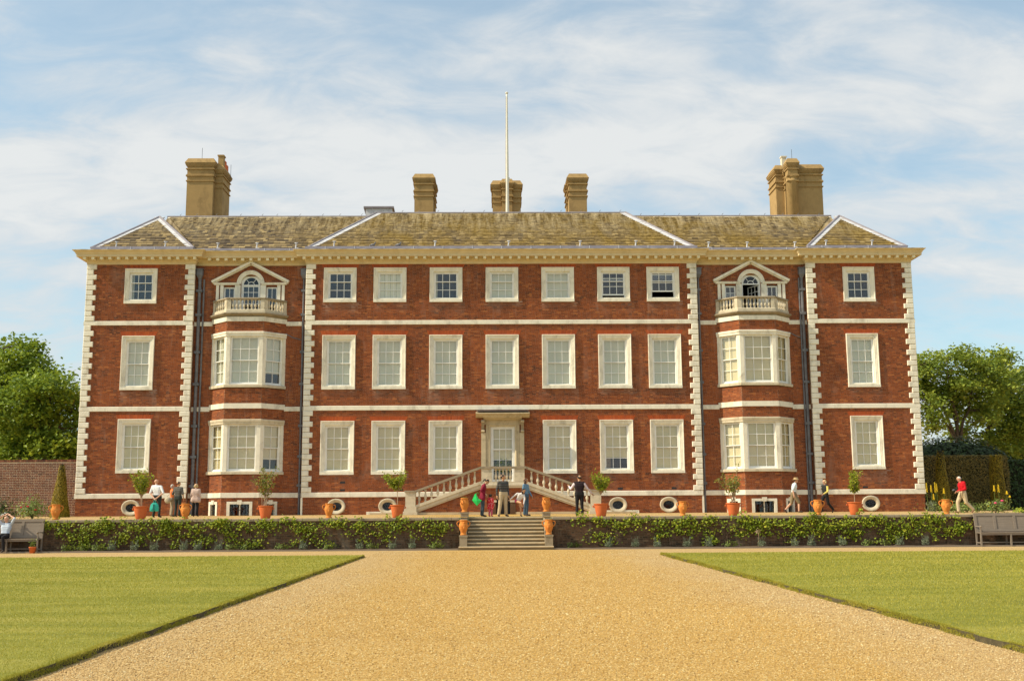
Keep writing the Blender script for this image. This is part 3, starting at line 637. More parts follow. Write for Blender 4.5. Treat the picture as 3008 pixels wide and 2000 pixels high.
def window(x, z0, z1, w, mode, rows):
    h = z1-z0; k = (round(w, 3), round(h, 3))
    if k not in ARCH:
        ARCH[k] = MB().frame(w, h, [(0, 0.01), (0, -0.085), (0.012, -0.095), (0.04, -0.095), (0.052, -0.062), (0.06, -0.055), (0.135, -0.05), (0.14, -0.036), (0.205, -0.032), (0.222, -0.02), (0.225, 0.0), (0.225, 0.30)], -w/2, 0).mesh('window')
    o = obj('window', ARCH[k], 'cream', house, (x, FY, z0))
    MB().box(-w/2-0.004, w/2+0.004, -0.105, 0.18, -0.004, 0.14).build('sill', 'cream', o)
    iw = w-0.45; x0 = -iw/2; b = 0.14; ih = h-0.225-b
    MB().frame(iw, ih+0.01, [(0, 0.06), (0.06, 0.06), (0.066, 0.11), (0.066, 0.2)], x0, b-0.005).build('sash_box', 'sash', o)
    sw = iw-0.125; sx0 = -sw/2; zb = b+0.055; tot = ih-0.12
    nr = sum(rows); zm = zb+tot*rows[1]/nr
    raise_ = {'open1': 0.17, 'open2': 0.36}.get(mode, 0.0)
    sash(o, sx0, 0.115, zm-0.02, sw, zb+tot-zm+0.02, 3, rows[0], 0.042)
    sash(o, sx0, 0.165, zb+raise_, sw, zm-zb+0.022, 3, rows[1], 0.042, bot=0.07)
    t, bz = b+ih, b
    if mode == 'cool': blind(o, x0, -x0, 0.205+RNG.uniform(0, 0.01), bz, t, 'blind_cool')
    elif mode == 'warm': blind(o, x0, -x0, 0.205+RNG.uniform(0, 0.01), bz, t, 'blind_warm')
    elif mode == 'shutter':
        for q in range(4): MB().box(x0+q*iw/4+0.006, x0+(q+1)*iw/4-0.006, 0.20, 0.225, bz, t).build('shutter', 'shutter', o)
    elif mode == 'part':
        blind(o, x0, -x0, 0.21, bz+tot*0.30, t, 'blind_warm')
        mbc = MB()
        for q in range(7): mbc.tube([(x0+0.05+q*0.045, 0.33, bz), (x0+0.05+q*0.045, 0.33, t)], 0.028, 6)
        mbc.build('curtain', 'curtain', o)
    elif mode == 'dark' and RNG.uniform() < 0.8:
        mbc = MB()
        for q in range(4): mbc.tube([(x0+0.03+q*0.04, 0.32, bz), (x0+0.03+q*0.04, 0.32, t)], 0.026, 6)
        mbc.build('curtain', 'blind_cool', o)
    return o
for wdef in WIN: window(*wdef)
# oval basement windows
def oval(x):
    a, b = 0.475, 0.405; n = 32; mb = MB(); loops = [(0.0, 0.0), (0.0, -0.05), (0.02, -0.065), (0.08, -0.065), (0.10, -0.045), (0.16, -0.035), (0.185, 0.015), (0.2, 0.06)]
    vs = []
    for (i, y) in loops:
        for k in range(n): w = 2*math.pi*k/n; vs.append(((a-i)*math.cos(w), y, (b-i)*math.sin(w)))
    fs = [(l*n+k, (l+1)*n+k, (l+1)*n+(k+1) % n, l*n+(k+1) % n) for l in range(len(loops)-1) for k in range(n)]
    o = mb.add(vs, fs).build('oval_window', 'stone', house, True, loc=(x, FY, OVZ))
    g = MB(); g.add([((a-0.2)*math.cos(2*math.pi*k/n), 0.058, (b-0.2)*math.sin(2*math.pi*k/n)) for k in range(n)], [tuple(range(n))]).build('pane', 'glass', o)
    br = MB()
    for q in range(-3, 4):
        xx = q*0.075; zz = (b-0.2)*math.sqrt(max(0, 1-(xx/(a-0.2))**2)); br.box(xx-0.007, xx+0.007, 0.03, 0.045, -zz, zz)
    br.box(-0.27, 0.27, 0.034, 0.041, -0.008, 0.008); br.build('grille', 'iron', o)
    # masks the square opening behind the ring
    return o
for x in OVAL: oval(x)
for s in (-1, 1):      # stepped white apron beside the newel, and its kerb
    a, b = sorted((s*5.05, s*7.05)); MB().box(a, b, FY-0.045, FY+0.01, HB, 1.60).build('apron', 'cream', house)
    a, b = sorted((s*5.05, s*6.85)); MB().box(a, b, FY-0.25, FY-0.05, HB, 1.535).build('kerb', 'step_stone', house)
# air bricks
for x, z in ((-8.3, 3.05), (-8.3, 2.66), (-5.3, 2.66), (6.1, 2.66), (8.9, 2.66), (18.9, 2.66), (-4.2, 2.66), (4.3, 2.66)):
    o = MB().box(-0.13, 0.13, -0.012, 0.01, 0, 0.1).build('air_vent', 'iron', house, loc=(x, FY, z))

# bay windows: posts, lintels, sills and sashes
for s in (-1, 1):
    c = s*13.43; pts = [(c+x, RY+y) for x, y in BAYP]
    for fl, (z0, z1, zl) in enumerate(((3.68, 6.10, 6.35), (8.15, 10.69, 10.93))):
        MB().sweep(pts, [(-0.25, z0-0.16), (0.085, z0-0.155), (0.095, z0-0.14), (0.095, z0-0.02), (0.07, z0), (-0.25, z0+0.006)]).build('bay_sill', 'stone', house)
        MB().sweep(pts, [(-0.25, z1), (0.05, z1+0.003), (0.05, z1+0.10), (0.075, z1+0.12), (0.085, zl-0.03), (0.06, zl), (-0.25, zl+0.006)]).build('bay_lintel', 'cream' if fl else 'stone', house)
        for i in range(3):
            A, U, ln, Nn = facet(c, i); rz = math.atan2(U.y, U.x)
            ew, ec = 0.17, 0.2
            l0 = ew if i == 0 else ec; l1 = ew if i == 2 else ec
            for (p, q) in ((0.0, l0), (ln-l1, ln)):
                if i == 1: p, q = (p+0.001, q) if p == 0 else (p, q-0.001)
                o = MB().box(p, q, 0.0, 0.2, 0, z1-z0).build('bay_post', 'cream', house, loc=(A.x, A.y, z0), rz=rz)
            wn = MB().box(l0, ln-l1, 0.09, 0.16, 0, 0.06).box(l0, l0+0.05, 0.09, 0.16, 0.06, z1-z0).box(ln-l1-0.05, ln-l1, 0.09, 0.16, 0.06, z1-z0).box(l0+0.05, ln-l1-0.05, 0.09, 0.16, z1-z0-0.05, z1-z0-0.003).build('bay_window', 'sash', house, loc=(A.x, A.y, z0), rz=rz)
            sw = ln-l0-l1-0.10; tot = z1-z0-0.11; cols = 3 if i == 1 else 2
            sash(wn, l0+0.05, 0.115, 0.06+tot/2-0.02, sw, tot/2+0.02, cols, 2, 0.042)
            sash(wn, l0+0.05, 0.16, 0.06, sw, tot/2+0.022, cols, 2, 0.042, bot=0.07)
            up_ = 0.62 if (s < 0 and i == 2) else 0.0
            blind(wn, l0+0.03, ln-l1-0.03, 0.22, up_, z1-z0-0.02, 'blind_cool' if (fl and s < 0) else 'blind_warm')
    # basement windows of the bay with keystone surrounds and bars
    for i in range(3):
        A, U, ln, Nn = facet(c, i); rz = math.atan2(U.y, U.x); bw = 1.0 if i == 1 else 0.5; m = ln/2; fw_ = 0.15
        mb = MB(); z0 = 0; z1 = 2.02-HB
        mb.box(m-bw/2-fw_, m-bw/2, -0.045, 0.12, z0, z1+0.13).box(m+bw/2, m+bw/2+fw_, -0.045, 0.12, z0, z1+0.13).box(m-bw/2, m+bw/2, -0.045, 0.12, z1, z1+0.13)
        o = mb.build('basement_window', 'cream', house, loc=(A.x, A.y, HB), rz=rz)
        MB().prism([(m-0.09, -0.065, z1-0.02), (m+0.09, -0.065, z1-0.02), (m+0.13, -0.065, z1+0.2), (m-0.13, -0.065, z1+0.2)], (0, 0.06, 0)).build('keystone', 'cream', o)
        g = MB(); nb = 6 if i == 1 else 3
        for q in range(nb): xx = m-bw/2+(q+0.5)*bw/nb; g.box(xx-0.012, xx+0.012, 0.02, 0.044, 0, z1)
        g.box(m-bw/2, m+bw/2, 0.025, 0.039, z1*0.5-0.012, z1*0.5+0.012); g.build('grille', 'iron', o)
        if i == 1: MB().box(m-0.03, m+0.03, 0.05, 0.11, 0, z1).build('mullion', 'cream', o)
        obj('pane', pane(bw, z1), 'glass', o, (m-bw/2, 0.13, 0))

# balusters share one turned mesh
BALM = MB().box(-0.055, 0.055, -0.055, 0.055, 0, 0.05).lathe([(0.045, 0.05), (0.035, 0.08), (0.05, 0.12), (0.075, 0.19), (0.07, 0.25), (0.045, 0.33), (0.032, 0.40), (0.04, 0.43), (0.032, 0.45), (0.045, 0.49)], seg=10).box(-0.055, 0.055, -0.055, 0.055, 0.49, 0.54).mesh('baluster')
def balcony(s):
    c = s*13.43
    P = [(c+x*1.0, RY+y) for x, y in ((-1.93, 0), (-0.98, -0.98), (0.98, -0.98), (1.93, 0))]
    slab = MB().sweep(P, [(-1.5, 11.705), (0.02, 11.708), (0.05, 11.75), (0.16, 11.80), (0.20, 11.83), (0.22, 11.86), (0.22, 11.90), (0.12, 11.93), (-1.5, 11.935)], capends=True).build('balcony', 'mossy_stone', house)
    MB().sweep(P, [(-0.14, 11.93), (0.06, 11.932), (0.06, 12.07), (0.03, 12.10), (-0.11, 12.102), (-0.14, 12.09)]).build('balustrade_base', 'stone', slab)
    MB().sweep(P, [(-0.13, 12.62), (0.04, 12.622), (0.07, 12.65), (0.07, 12.70), (0.05, 12.73), (-0.12, 12.732), (-0.15, 12.70), (-0.15, 12.65)]).build('handrail', 'mossy_stone', slab)
    for i in range(3):
        A = Vector((*P[i], 0)); B = Vector((*P[i+1], 0)); U = (B-A).normalized(); ln = (B-A).length; rz = math.atan2(U.y, U.x)
        for (p, q) in ((0, 0.2), (ln-0.2, ln)): MB().box(p+0.002, q-0.002, -0.03, 0.11, 12.10, 12.62).build('pier', 'stone', slab, loc=(A.x, A.y, 0), rz=rz)
        n = 8 if i == 1 else 5
        for k in range(n):
            q = A+U*(0.2+(ln-0.4)*(k+0.5)/n); obj('baluster', BALM, 'stone', slab, (q.x+U.y*-0.04, q.y+U.x*0.04, 12.10), rz, scale=(0.85, 0.85, 0.965))
    return slab
for s in (-1, 1): balcony(s)
# venetian (arched) windows above the balconies
def venetian(s):
    c = s*13.43; y = RY; zc = 13.645
    ent = MB().box(c-1.93, c-0.60, y-0.13, y, zc-0.05, zc+0.03).box(c+0.60, c+1.93, y-0.13, y, zc-0.05, zc+0.03).box(c-1.96, c-0.60, y-0.16, y, zc+0.03, zc+0.06).box(c+0.60, c+1.96, y-0.16, y, zc+0.03, zc+0.06)
    o = ent.build('arched_window', 'cream', house)
    for (p, q) in ((-1.82, -1.67), (-1.60, -1.43), (-0.82, -0.53), (0.53, 0.82), (1.43, 1.60), (1.67, 1.82)):
        MB().box(c+p, c+q, y-0.09, y+0.06, 11.94, zc-0.052).build('pilaster', 'cream', o)
    n = 24; vs = []; lp = [(0.74, 0.0), (0.74, -0.10), (0.70, -0.12), (0.66, -0.09), (0.58, -0.08), (0.53, -0.07), (0.52, 0.0), (0.52, 0.14)]
    for (r_, yy) in lp:
        for k in range(n+1): w = math.pi*k/n; vs.append((c+r_*math.cos(w), y+yy, zc+r_*math.sin(w)))
    fs = [(l*(n+1)+k, (l+1)*(n+1)+k, (l+1)*(n+1)+k+1, l*(n+1)+k+1) for l in range(len(lp)-1) for k in range(n)]
    MB().add(vs, fs).build('arch', 'cream', o)
    for q in (-1, 1):      # raking cornices of the pediment
        a = Vector((c+q*2.02, y, zc+0.055)); b = Vector((c, y, 14.76)); d = (b-a).normalized(); nn = Vector((-d.z*q, 0, d.x*q)) if q > 0 else Vector((-d.z, 0, d.x))
        nn = Vector((-d.z, 0, d.x)); nn = nn if nn.z > 0 else -nn
        p = [a-nn*0.005, b-nn*0.005, b+Vector((0, 0, 0.13)), a+nn*0.12]
        MB().prism([(v.x, y-0.20, v.z) for v in p], (0, 0.2, 0)).build('pediment_cornice', 'cream', o)
        p = [a-nn*0.07, b-nn*0.07-Vector((0, 0, 0.0)), b-nn*0.006, a-nn*0.006]
        MB().prism([(v.x, y-0.11, v.z) for v in p], (0, 0.11, 0)).build('pediment_moulding', 'cream', o)
    # fanlight
    n = 18; vs = []
    for (r_, yy) in ((0.53, 0.06), (0.40, 0.06), (0.40, 0.12)):
        for k in range(n+1): w = math.pi*k/n; vs.append((c+r_*math.cos(w), y+yy, zc-0.03+r_*math.sin(w)))
    fs = [(l*(n+1)+k, (l+1)*(n+1)+k, (l+1)*(n+1)+k+1, l*(n+1)+k+1) for l in range(2) for k in range(n)]
    fan = MB().add(vs, fs)
    for w in (R(50), R(130)):
        a = Vector((c+0.17*math.cos(w), y+0.08, zc-0.03+0.17*math.sin(w))); b = Vector((c+0.41*math.cos(w), y+0.08, zc-0.03+0.41*math.sin(w))); fan.tube([a, b], 0.017, 4)
    fan.tube([(c+0.17*math.cos(math.pi*k/10), y+0.08, zc-0.03+0.17*math.sin(math.pi*k/10)) for k in range(11)], 0.018, 4)
    fan.box(c-0.53, c+0.53, y+0.05, y+0.11, zc-0.08, zc-0.02); fan.build('fanlight', 'sash', o)
    for (w0, w1, r0, r1) in ((0, 180, 0.0, 0.17), (0, 50, 0.17, 0.40), (50, 130, 0.17, 0.40), (130, 180, 0.17, 0.40)):
        ks = [R(w0+(w1-w0)*k/8) for k in range(9)]
        poly = [(c+r1*math.cos(w), y+0.085, zc-0.03+r1*math.sin(w)) for w in ks]+([(c+r0*math.cos(w), y+0.085, zc-0.03+r0*math.sin(w)) for w in ks[::-1]] if r0 > 0 else [])
        MB().add(poly, [tuple(range(len(poly)))]).build('pane', 'glass', o)
    # door leaf and its frame
    for (p, q) in ((-0.52, -0.44), (0.44, 0.52)): MB().box(c+p, c+q, y+0.04, y+0.14, 11.94, zc-0.08).build('door_jamb', 'sash', o)
    if s < 0: sash(o, c-0.44, y+0.10, 11.95, 0.88, zc-0.08-11.95, 3, 4, 0.05, bot=0.35)
    else: sash(o, c+0.44, y+0.12, 11.95, 0.88, zc-0.08-11.95, 3, 4, 0.05, bot=0.35, rz=R(118))
    for q in (-1, 1):
        x0 = c+q*1.13-0.29
        MB().frame(0.60, 1.36, [(0, -0.01), (0.045, -0.01), (0.05, 0.06)], 0, 0).build('side_frame', 'sash', o, loc=(x0-0.01, y+0.05, 12.13))
        op = 0.3 if (s > 0 and q < 0) else 0.0
        sash(o, x0+0.035, y+0.075, 12.80, 0.51, 0.65, 2, 1, 0.035)
        sash(o, x0+0.035, y+0.12, 12.17+op, 0.51, 0.66, 2, 1, 0.035)
    return o
for s in (-1, 1): venetian(s)

# doorcase
dc = MB()
dc.frame(1.46, 3.12, [(0, 0.02), (0, -0.09), (0.03, -0.10), (0.07, -0.06), (0.10, -0.05), (0.10, 0.25)], -0.73, 2.94)
door = dc.build('doorcase', 'door_stone', house, loc=(0, FY, 0))
for s in (-1, 1):
    a, b = sorted((s*0.735, s*0.88)); MB().box(a, b, -0.06, 0.0, 2.94, 6.05).build('door_architrave', 'door_stone', door)
    a, b = sorted((s*0.885, s*1.12)); MB().box(a, b, -0.12, 0.0, 2.94, 5.62).build('door_pilaster', 'door_stone', door)
    pr = [(0.0, 5.62), (-0.14, 5.62), (-0.19, 5.67), (-0.17, 5.74), (-0.15, 5.80), (-0.22, 5.95), (-0.34, 6.10), (-0.42, 6.22), (-0.42, 6.28), (0.0, 6.28)]
    x = s*1.03; MB().prism([(x-0.08, yy, zz) for yy, zz in pr], (0.16, 0, 0)).build('console', 'mossy_stone', door)
    for zz in (5.70, 6.20): MB().tube([(x-0.09, -0.15 if zz < 6 else -0.36, zz), (x+0.09, -0.15 if zz < 6 else -0.36, zz)], 0.055, 10).build('scroll', 'door_stone', door)
MB().box(-0.95, 0.95, -0.07, 0.0, 6.055, 6.28).build('frieze', 'door_stone', door)
MB().sweep([(-1.0, 0.0), (1.0, 0.0)], [(0, 6.28), (0.18, 6.285), (0.24, 6.33), (0.44, 6.37), (0.50, 6.42), (0.56, 6.50), (0.66, 6.56), (0.68, 6.58), (0.68, 6.62), (0, 6.72)]).build('hood', 'door_stone', door)
for s in (-1, 1):
    a, b = sorted((s*1.0, s*1.4)); MB().sweep([(a, 0), (b, 0)], [(0, 6.40), (0.40, 6.405), (0.46, 6.44), (0.55, 6.50), (0.66, 6.56), (0.68, 6.58), (0.68, 6.62), (0, 6.72)]).build('hood_end', 'door_stone', door)
MB().box(-1.35, 1.35, -0.62, -0.02, 6.725, 6.74).build('hood_lead', 'lead', door)
MB().frame(1.26, 3.0, [(0, 0.06), (0.11, 0.06), (0.115, 0.16)], -0.63, 2.97).build('door_frame', 'sash', door)
sash(door, -0.53, 0.12, 4.76, 1.06, 1.11, 3, 2, 0.05); sash(door, -0.53, 0.165, 3.02, 1.06, 1.762, 3, 3, 0.05, bot=0.2)
blind(door, -0.55, 0.55, 0.24, 4.22, 5.88, 'blind_warm')

# cornice with modillions -----------------------------------------------
CP = [(-22.0, 62), (-22.0, FY), (-16.35, FY), (-16.35, RY), (-10.4, RY), (-10.4, FY), (10.4, FY), (10.4, RY), (16.35, RY), (16.35, FY), (22.0, FY), (22.0, 62)]
MB().sweep(CP, [(-0.1, 14.645), (0.035, 14.65), (0.05, 14.68), (0.05, 14.74), (0.085, 14.78), (0.11, 14.80), (0.11, 14.83), (0.155, 14.85), (0.165, 14.985), (0.45, 14.99)], capends=False).build('bed_moulding', 'cornice', house)
MB().sweep(CP, [(0.42, 14.992), (0.46, 14.985), (0.47, 14.99), (0.475, 15.115), (0.50, 15.13), (0.515, 15.17), (0.545, 15.22), (0.60, 15.27), (0.635, 15.295), (0.65, 15.31), (0.65, 15.335), (-0.1, 15.37)], capends=False).build('cornice', 'cornice', house)
MODM = MB().box(-0.075, 0.075, -0.27, 0.0, 0.0, 0.135).mesh('modillion')
def mods(a, b, y, n):
    for k in range(n): obj('modillion', MODM, 'modillion', house, (a+(b-a)*(k+0.5)/n, y-0.172, 14.85))
mods(-22.28, -16.05, FY, 14); mods(16.05, 22.28, FY, 14); mods(-10.72, 10.72, FY, 47)
for s in (-1, 1): a, b = sorted((s*10.95, s*15.8)); mods(a, b, RY, 11)
# lead parapet gutter in sheets with rolled joints
LP = [(-21.85, 61), (-21.85, FY-0.18), (-16.45, FY-0.18), (-16.45, RY-0.1), (-10.5, RY-0.1), (-10.5, FY-0.18), (10.5, FY-0.18), (10.5, RY-0.1), (16.45, RY-0.1), (16.45, FY-0.18), (21.85, FY-0.18), (21.85, 61)]
MB().sweep(LP, [(0.0, 15.33), (0.0, 15.585), (-0.02, 15.60), (-0.45, 15.61)], capends=False).build('lead_gutter', 'lead', house)
jm = MB().tube([(0, 0, 0), (0, 0, 0.26), (0, 0.2, 0.275)], 0.012, 5).mesh('lead_roll')
for (a, b, y, n) in ((-21.6, -16.6, FY-0.18, 4), (-10.2, 10.2, FY-0.18, 13), (16.6, 21.6, FY-0.18, 4), (-16.1, -10.7, RY-0.1, 4), (10.7, 16.1, RY-0.1, 4)):
    for k in range(n): obj('lead_roll', jm, 'lead_pale', house, (a+(b-a)*(k+0.5)/n, y-0.004, 15.335))
# crumpled lead drip along the cornice top
for (a, b, y, n) in ((-22.5, -15.9, FY, 9), (-10.9, 10.9, FY, 30), (15.9, 22.5, FY, 9), (-15.7, -11.1, RY, 6), (11.1, 15.7, RY, 6)):
    mb = MB(); pts = [(a+(b-a)*k/(n*4), y-0.62+0.01*math.sin(k*1.7), 15.335+0.012*abs(math.sin(k*math.pi/4))+RNG.uniform(0, 0.006)) for k in range(n*4+1)]
    for p, q in zip(pts, pts[1:]): mb.add([(p[0], p[1]-0.035, p[2]-0.005), (q[0], q[1]-0.035, q[2]-0.005), (q[0], q[1]+0.45, q[2]+0.05), (p[0], p[1]+0.45, p[2]+0.05)], [(0,1,2,3)])
    mb.build('lead_drip', 'lead_pale', house)

# roof ------------------------------------------------------------------
RZ, EY, ER = 15.5, FY+0.0, RY+0.0
CR = (7.1, 60.41, 18.36); RR = (60.57, 18.20); PA = (19.18, 59.72, 17.95); PX0, PX1 = 21.9, 16.45
rf = MB()
rf.add([(-10.4,EY,RZ),(10.4,EY,RZ),(CR[0],CR[1],CR[2]),(-CR[0],CR[1],CR[2])], [(0,1,2,3)])
rf.add([(-10.4,63.8,RZ),(10.4,63.8,RZ),(CR[0],CR[1],CR[2]),(-CR[0],CR[1],CR[2])], [(3,2,1,0)])
for s in (-1, 1):
    rf.add([(s*10.4,EY,RZ),(s*10.4,63.8,RZ),(s*CR[0],CR[1],CR[2])], [(0,1,2)])
    rf.add([(s*17.5,ER,RZ),(s*7.0,ER,RZ),(s*7.0,RR[0],RR[1]),(s*19.0,RR[0],RR[1]),(s*19.0,ER,RZ)], [(0,1,2,3,4)])
    rf.add([(s*19.0,63.8,RZ),(s*7.0,63.8,RZ),(s*7.0,RR[0],RR[1]),(s*19.0,RR[0],RR[1])], [(0,1,2,3)])
    rf.add([(s*PX0,EY,RZ),(s*PX1,EY,RZ),(s*PA[0],PA[1],PA[2])], [(0,1,2)])
    for x in (PX0, PX1): rf.add([(s*x,EY,RZ),(s*x,74,RZ),(s*PA[0],74,PA[2]),(s*PA[0],PA[1],PA[2])], [(0,1,2,3)])
rf.box(-21.9, 21.9, 57.5, 75.9, 15.3, 15.45)
roof = rf.build('roof', 'slate', house)
SL = []      # (origin, slope frame, width, height, tone) of every slate
def slates(O, sl_vec, width_at, length):
    """rows of stone slates on a front-facing slope; O = point at the eave centre, width_at(t) -> (x0,x1) at slope distance t"""
    t = 0.0; row = 0; up_ = Vector(sl_vec).normalized()
    while t < length-0.05:
        h = 0.215-0.095*(t/length); x0, x1 = width_at(t+h*0.5); x = x0-RNG.uniform(0, 0.25)
        while x < x1:
            w = RNG.uniform(0.16, 0.32)*(1.15-0.35*t/length); a = max(x, x0); b = min(x+w, x1)
            if b-a > 0.06: SL.append((O[0]+(a+b)/2, t, b-a-0.010, h*1.35, O, up_, row))
            x += w
        t += h; row += 1
def lin(a0, b0, a1, b1, ln): return lambda t: (a0+(a1-a0)*t/ln, b0+(b1-b0)*t/ln)
ln = math.hypot(CR[1]-EY, CR[2]-RZ); slates((0, EY, RZ), (0, CR[1]-EY, CR[2]-RZ), lin(-10.3, 10.3, -CR[0], CR[0], ln), ln)
ln = math.hypot(RR[0]-ER, RR[1]-RZ)
slates((0, ER, RZ), (0, RR[0]-ER, RR[1]-RZ), lin(-16.45, -10.35, -18.9, -7.3, ln), ln); slates((0, ER, RZ), (0, RR[0]-ER, RR[1]-RZ), lin(10.35, 16.45, 7.3, 18.9, ln), ln)
ln = math.hypot(PA[1]-EY, PA[2]-RZ)
for s in (-1, 1): a, b = sorted((s*PX0, s*PX1)); slates((0, EY, RZ), (0, PA[1]-EY, PA[2]-RZ), lin(a+0.05, b-0.05, s*PA[0], s*PA[0], ln), ln)
SLATE1 = MB().box(-0.5, 0.5, -0.5, 0.5, -0.5, 0.5).mesh('slate'); SLATE1.materials.append(M['slate_single'])
order = sorted(range(len(SL)), key=lambda i: -SL[i][2]*SL[i][3])
single = set([i for i in order if SL[i][6] in (1, 2, 3, 4)][:300])
Vs, Fs, Ts, nn_ = [], [], [], 0
FQ = np.array([[4,5,6,7],[0,1,5,4],[3,0,4,7],[1,2,6,5],[2,3,7,6]])
for i, (x, t, w, h, O, u_, row) in enumerate(SL):
    nrm = Vector((0, -u_.z, u_.y)); tilt = 0.045; y_ = (u_*h+nrm*(-tilt)).normalized(); nz = Vector((0, -y_.z, y_.y)); th = 0.026+RNG.uniform(0, 0.012)
    c = Vector((x, O[1], O[2]))+u_*(t+h*0.5)+nrm*(0.03+RNG.uniform(-0.003, 0.005))
    if i in single:
        o = obj('slate', SLATE1, None, roof); skew = RNG.normal(0, 0.012)
        o.matrix_parent_inverse = Matrix.Identity(4)
        X = (Vector((1, 0, 0))+y_*skew).normalized(); Mx = Matrix((X, y_, nz)).transposed().to_4x4(); Mx.translation = c
        o.matrix_basis = Mx @ Matrix.Diagonal((w, h, th, 1)); continue
    X = Vector((1, 0, 0)); q = []
    for dz in (-th/2, th/2):
        for (dx_, dy_) in ((-1, -1), (1, -1), (1, 1), (-1, 1)): q.append(c+X*(dx_*w/2)+y_*(dy_*h/2+RNG.normal(0, 0.004))+nz*dz)
    Vs.append(np.array(q)); Fs.append(FQ+nn_); Ts += [float(np.clip(RNG.normal(0.5, 0.26), 0, 1))]*5; nn_ += 8
obj('slate_courses', np_mesh('slate_courses', np.concatenate(Vs), np.concatenate(Fs), Ts), 'slate', roof, kind='stuff')
# lead on hips, ridges and valleys
def flash(a, b, side, w, lift, name, mt):
    a, b, side = Vector(a), Vector(b), Vector(side).normalized()*w; l = Vector((0, -0.5, 0.9))*lift; n = 7
    mb = MB()
    for k in range(n):
        p = a+(b-a)*(k/n); q = a+(b-a)*((k+1)/n-0.004); j = 0.006*(k % 2); e = Vector((0, 0, j))
        mb.add([p+l+e, q+l+e, q+side+l*0.8+e, p+side+l*0.8+e, p+e, q+e, q+side+e, p+side+e], [(0,1,2,3),(4,5,1,0),(1,5,6,2),(2,6,7,3),(3,7,4,0)])
    return mb.build(name, mt, roof)
def roll(a, b, r, mt, lift=0.05): return MB().tube([Vector(a)+Vector((0, -0.02, lift)), Vector(b)+Vector((0, -0.02, lift))], r, 8).build('lead_roll', mt, roof)
for s in (-1, 1):
    fr_ = Vector((0, CR[1]-EY, CR[2]-RZ)).normalized()
    flash((s*10.4, EY, RZ), (s*CR[0], CR[1], CR[2]), (-s, 0.0, 0.0), 0.34, 0.075, 'hip_lead', 'lead_pale'); roll((s*10.4, EY, RZ), (s*CR[0], CR[1], CR[2]), 0.075, 'lead')
    for x, q in ((PX0, -1), (PX1, 1)):
        flash((s*x, EY, RZ), (s*PA[0], PA[1], PA[2]), (q*s, 0, 0), 0.30, 0.075, 'hip_lead', 'lead_pale'); roll((s*x, EY, RZ), (s*PA[0], PA[1], PA[2]), 0.075, 'lead')
    roll((s*PA[0], PA[1], PA[2]), (s*PA[0], 73, PA[2]), 0.07, 'lead')
    roll((s*7.0, RR[0], RR[1]), (s*19.0, RR[0], RR[1]), 0.06, 'lead', 0.04)
    flash((s*7.0, RR[0], RR[1]), (s*19.0, RR[0], RR[1]), (0, -0.75, -0.66), 0.16, 0.05, 'ridge_lead', 'pot_white')
roll((-CR[0], CR[1], CR[2]), (CR[0], CR[1], CR[2]), 0.06, 'lead', 0.04)
flash((-CR[0], CR[1], CR[2]), (CR[0], CR[1], CR[2]), (0, -0.75, -0.66), 0.16, 0.05, 'ridge_lead', 'pot_white')
# small lead cowls just above the gutter, and clips along the ridge
cow = MB().tube([(0, 0, 0), (0.02, 0, 0.16), (0.03, -0.02, 0.26)], [0.04, 0.035, 0.045], 8).lathe([(0.03, 0.25), (0.10, 0.27), (0.085, 0.30), (0.02, 0.31)], (0.03, -0.02, 0), 10).tube([(0, 0, 0.02), (0.16, -0.06, -0.01)], 0.02, 5).mesh('roof_vent')
for x, y in ((-20.6, EY), (-18.0, EY), (-15.3, ER), (-13.2, ER), (-11.1, ER), (-9.0, EY), (-3.6, EY), (0.35, EY), (4.2, EY), (7.2, EY), (9.3, EY), (11.2, ER), (13.3, ER), (15.9, ER), (17.5, EY), (20.0, EY)):
    obj('roof_vent', cow, 'lead_pale', house, (x, y+0.05, RZ+0.12))
clip = MB().tube([(0, 0, 0), (0.0, -0.02, 0.10), (0.07, -0.03, 0.15)], 0.014, 5).mesh('ridge_clip')
for x in np.arange(-18.4, 18.5, 1.15):
    y, z = (CR[1], CR[2]) if abs(x) < 7.1 else (RR[0], RR[1]); obj('ridge_clip', clip, 'pipe', house, (float(x)+RNG.uniform(-0.2, 0.2), y, z+0.05))

# chimney stacks -----------------------------------------------------------
def courses(mb, x0, x1, y0, y1, top, k=1.0, zb=14.5):
    """rendered stack: shaft with string bands and a corbelled, sloping cap"""
    def ring(e, za, zb_): mb.box(x0-e, x1+e, y0-e, y1+e, za, zb_)
    ring(0.0, zb, top-0.25)
    for (d, e, h) in ((1.45, 0.055, 0.06), (1.13, 0.07, 0.06), (1.06, 0.04, 0.05), (0.70, 0.07, 0.06)): ring(e*k, top-d, top-d+h)
    for (d, e, h) in ((0.52, 0.05, 0.06), (0.46, 0.085, 0.07), (0.39, 0.115, 0.09)): ring(e*k, top-d, top-d+h-0.001)
    e = 0.14*k; a = [(x0-e,y0-e,top-0.30),(x1+e,y0-e,top-0.30),(x1+e,y1+e,top-0.30),(x0-e,y1+e,top-0.30),(x0+0.02,y0+0.02,top),(x1-0.02,y0+0.02,top),(x1-0.02,y1-0.02,top),(x0+0.02,y1-0.02,top)]
    mb.add(a, [(0,1,5,4),(1,2,6,5),(2,3,7,6),(3,0,4,7),(4,5,6,7),(0,3,2,1)])
def chimney(parts, label=None):
    o = None
    for i, (x0, x1, y0, y1, top) in enumerate(parts):
        mb = MB(); courses(mb, x0, x1, y0, y1, top)
        n = mb.build('chimney_stack' if i == 0 else 'flue', 'render', house if o is None else o)
        if o is None: o = n
    if label: o['label'] = label
    return o
c1 = chimney([(-18.98, -17.40, 64.0, 66.3, 22.85), (-17.395, -16.93, 64.45, 66.2, 22.55)], 'tall ochre rendered chimney stack with a pale pot at its corner')
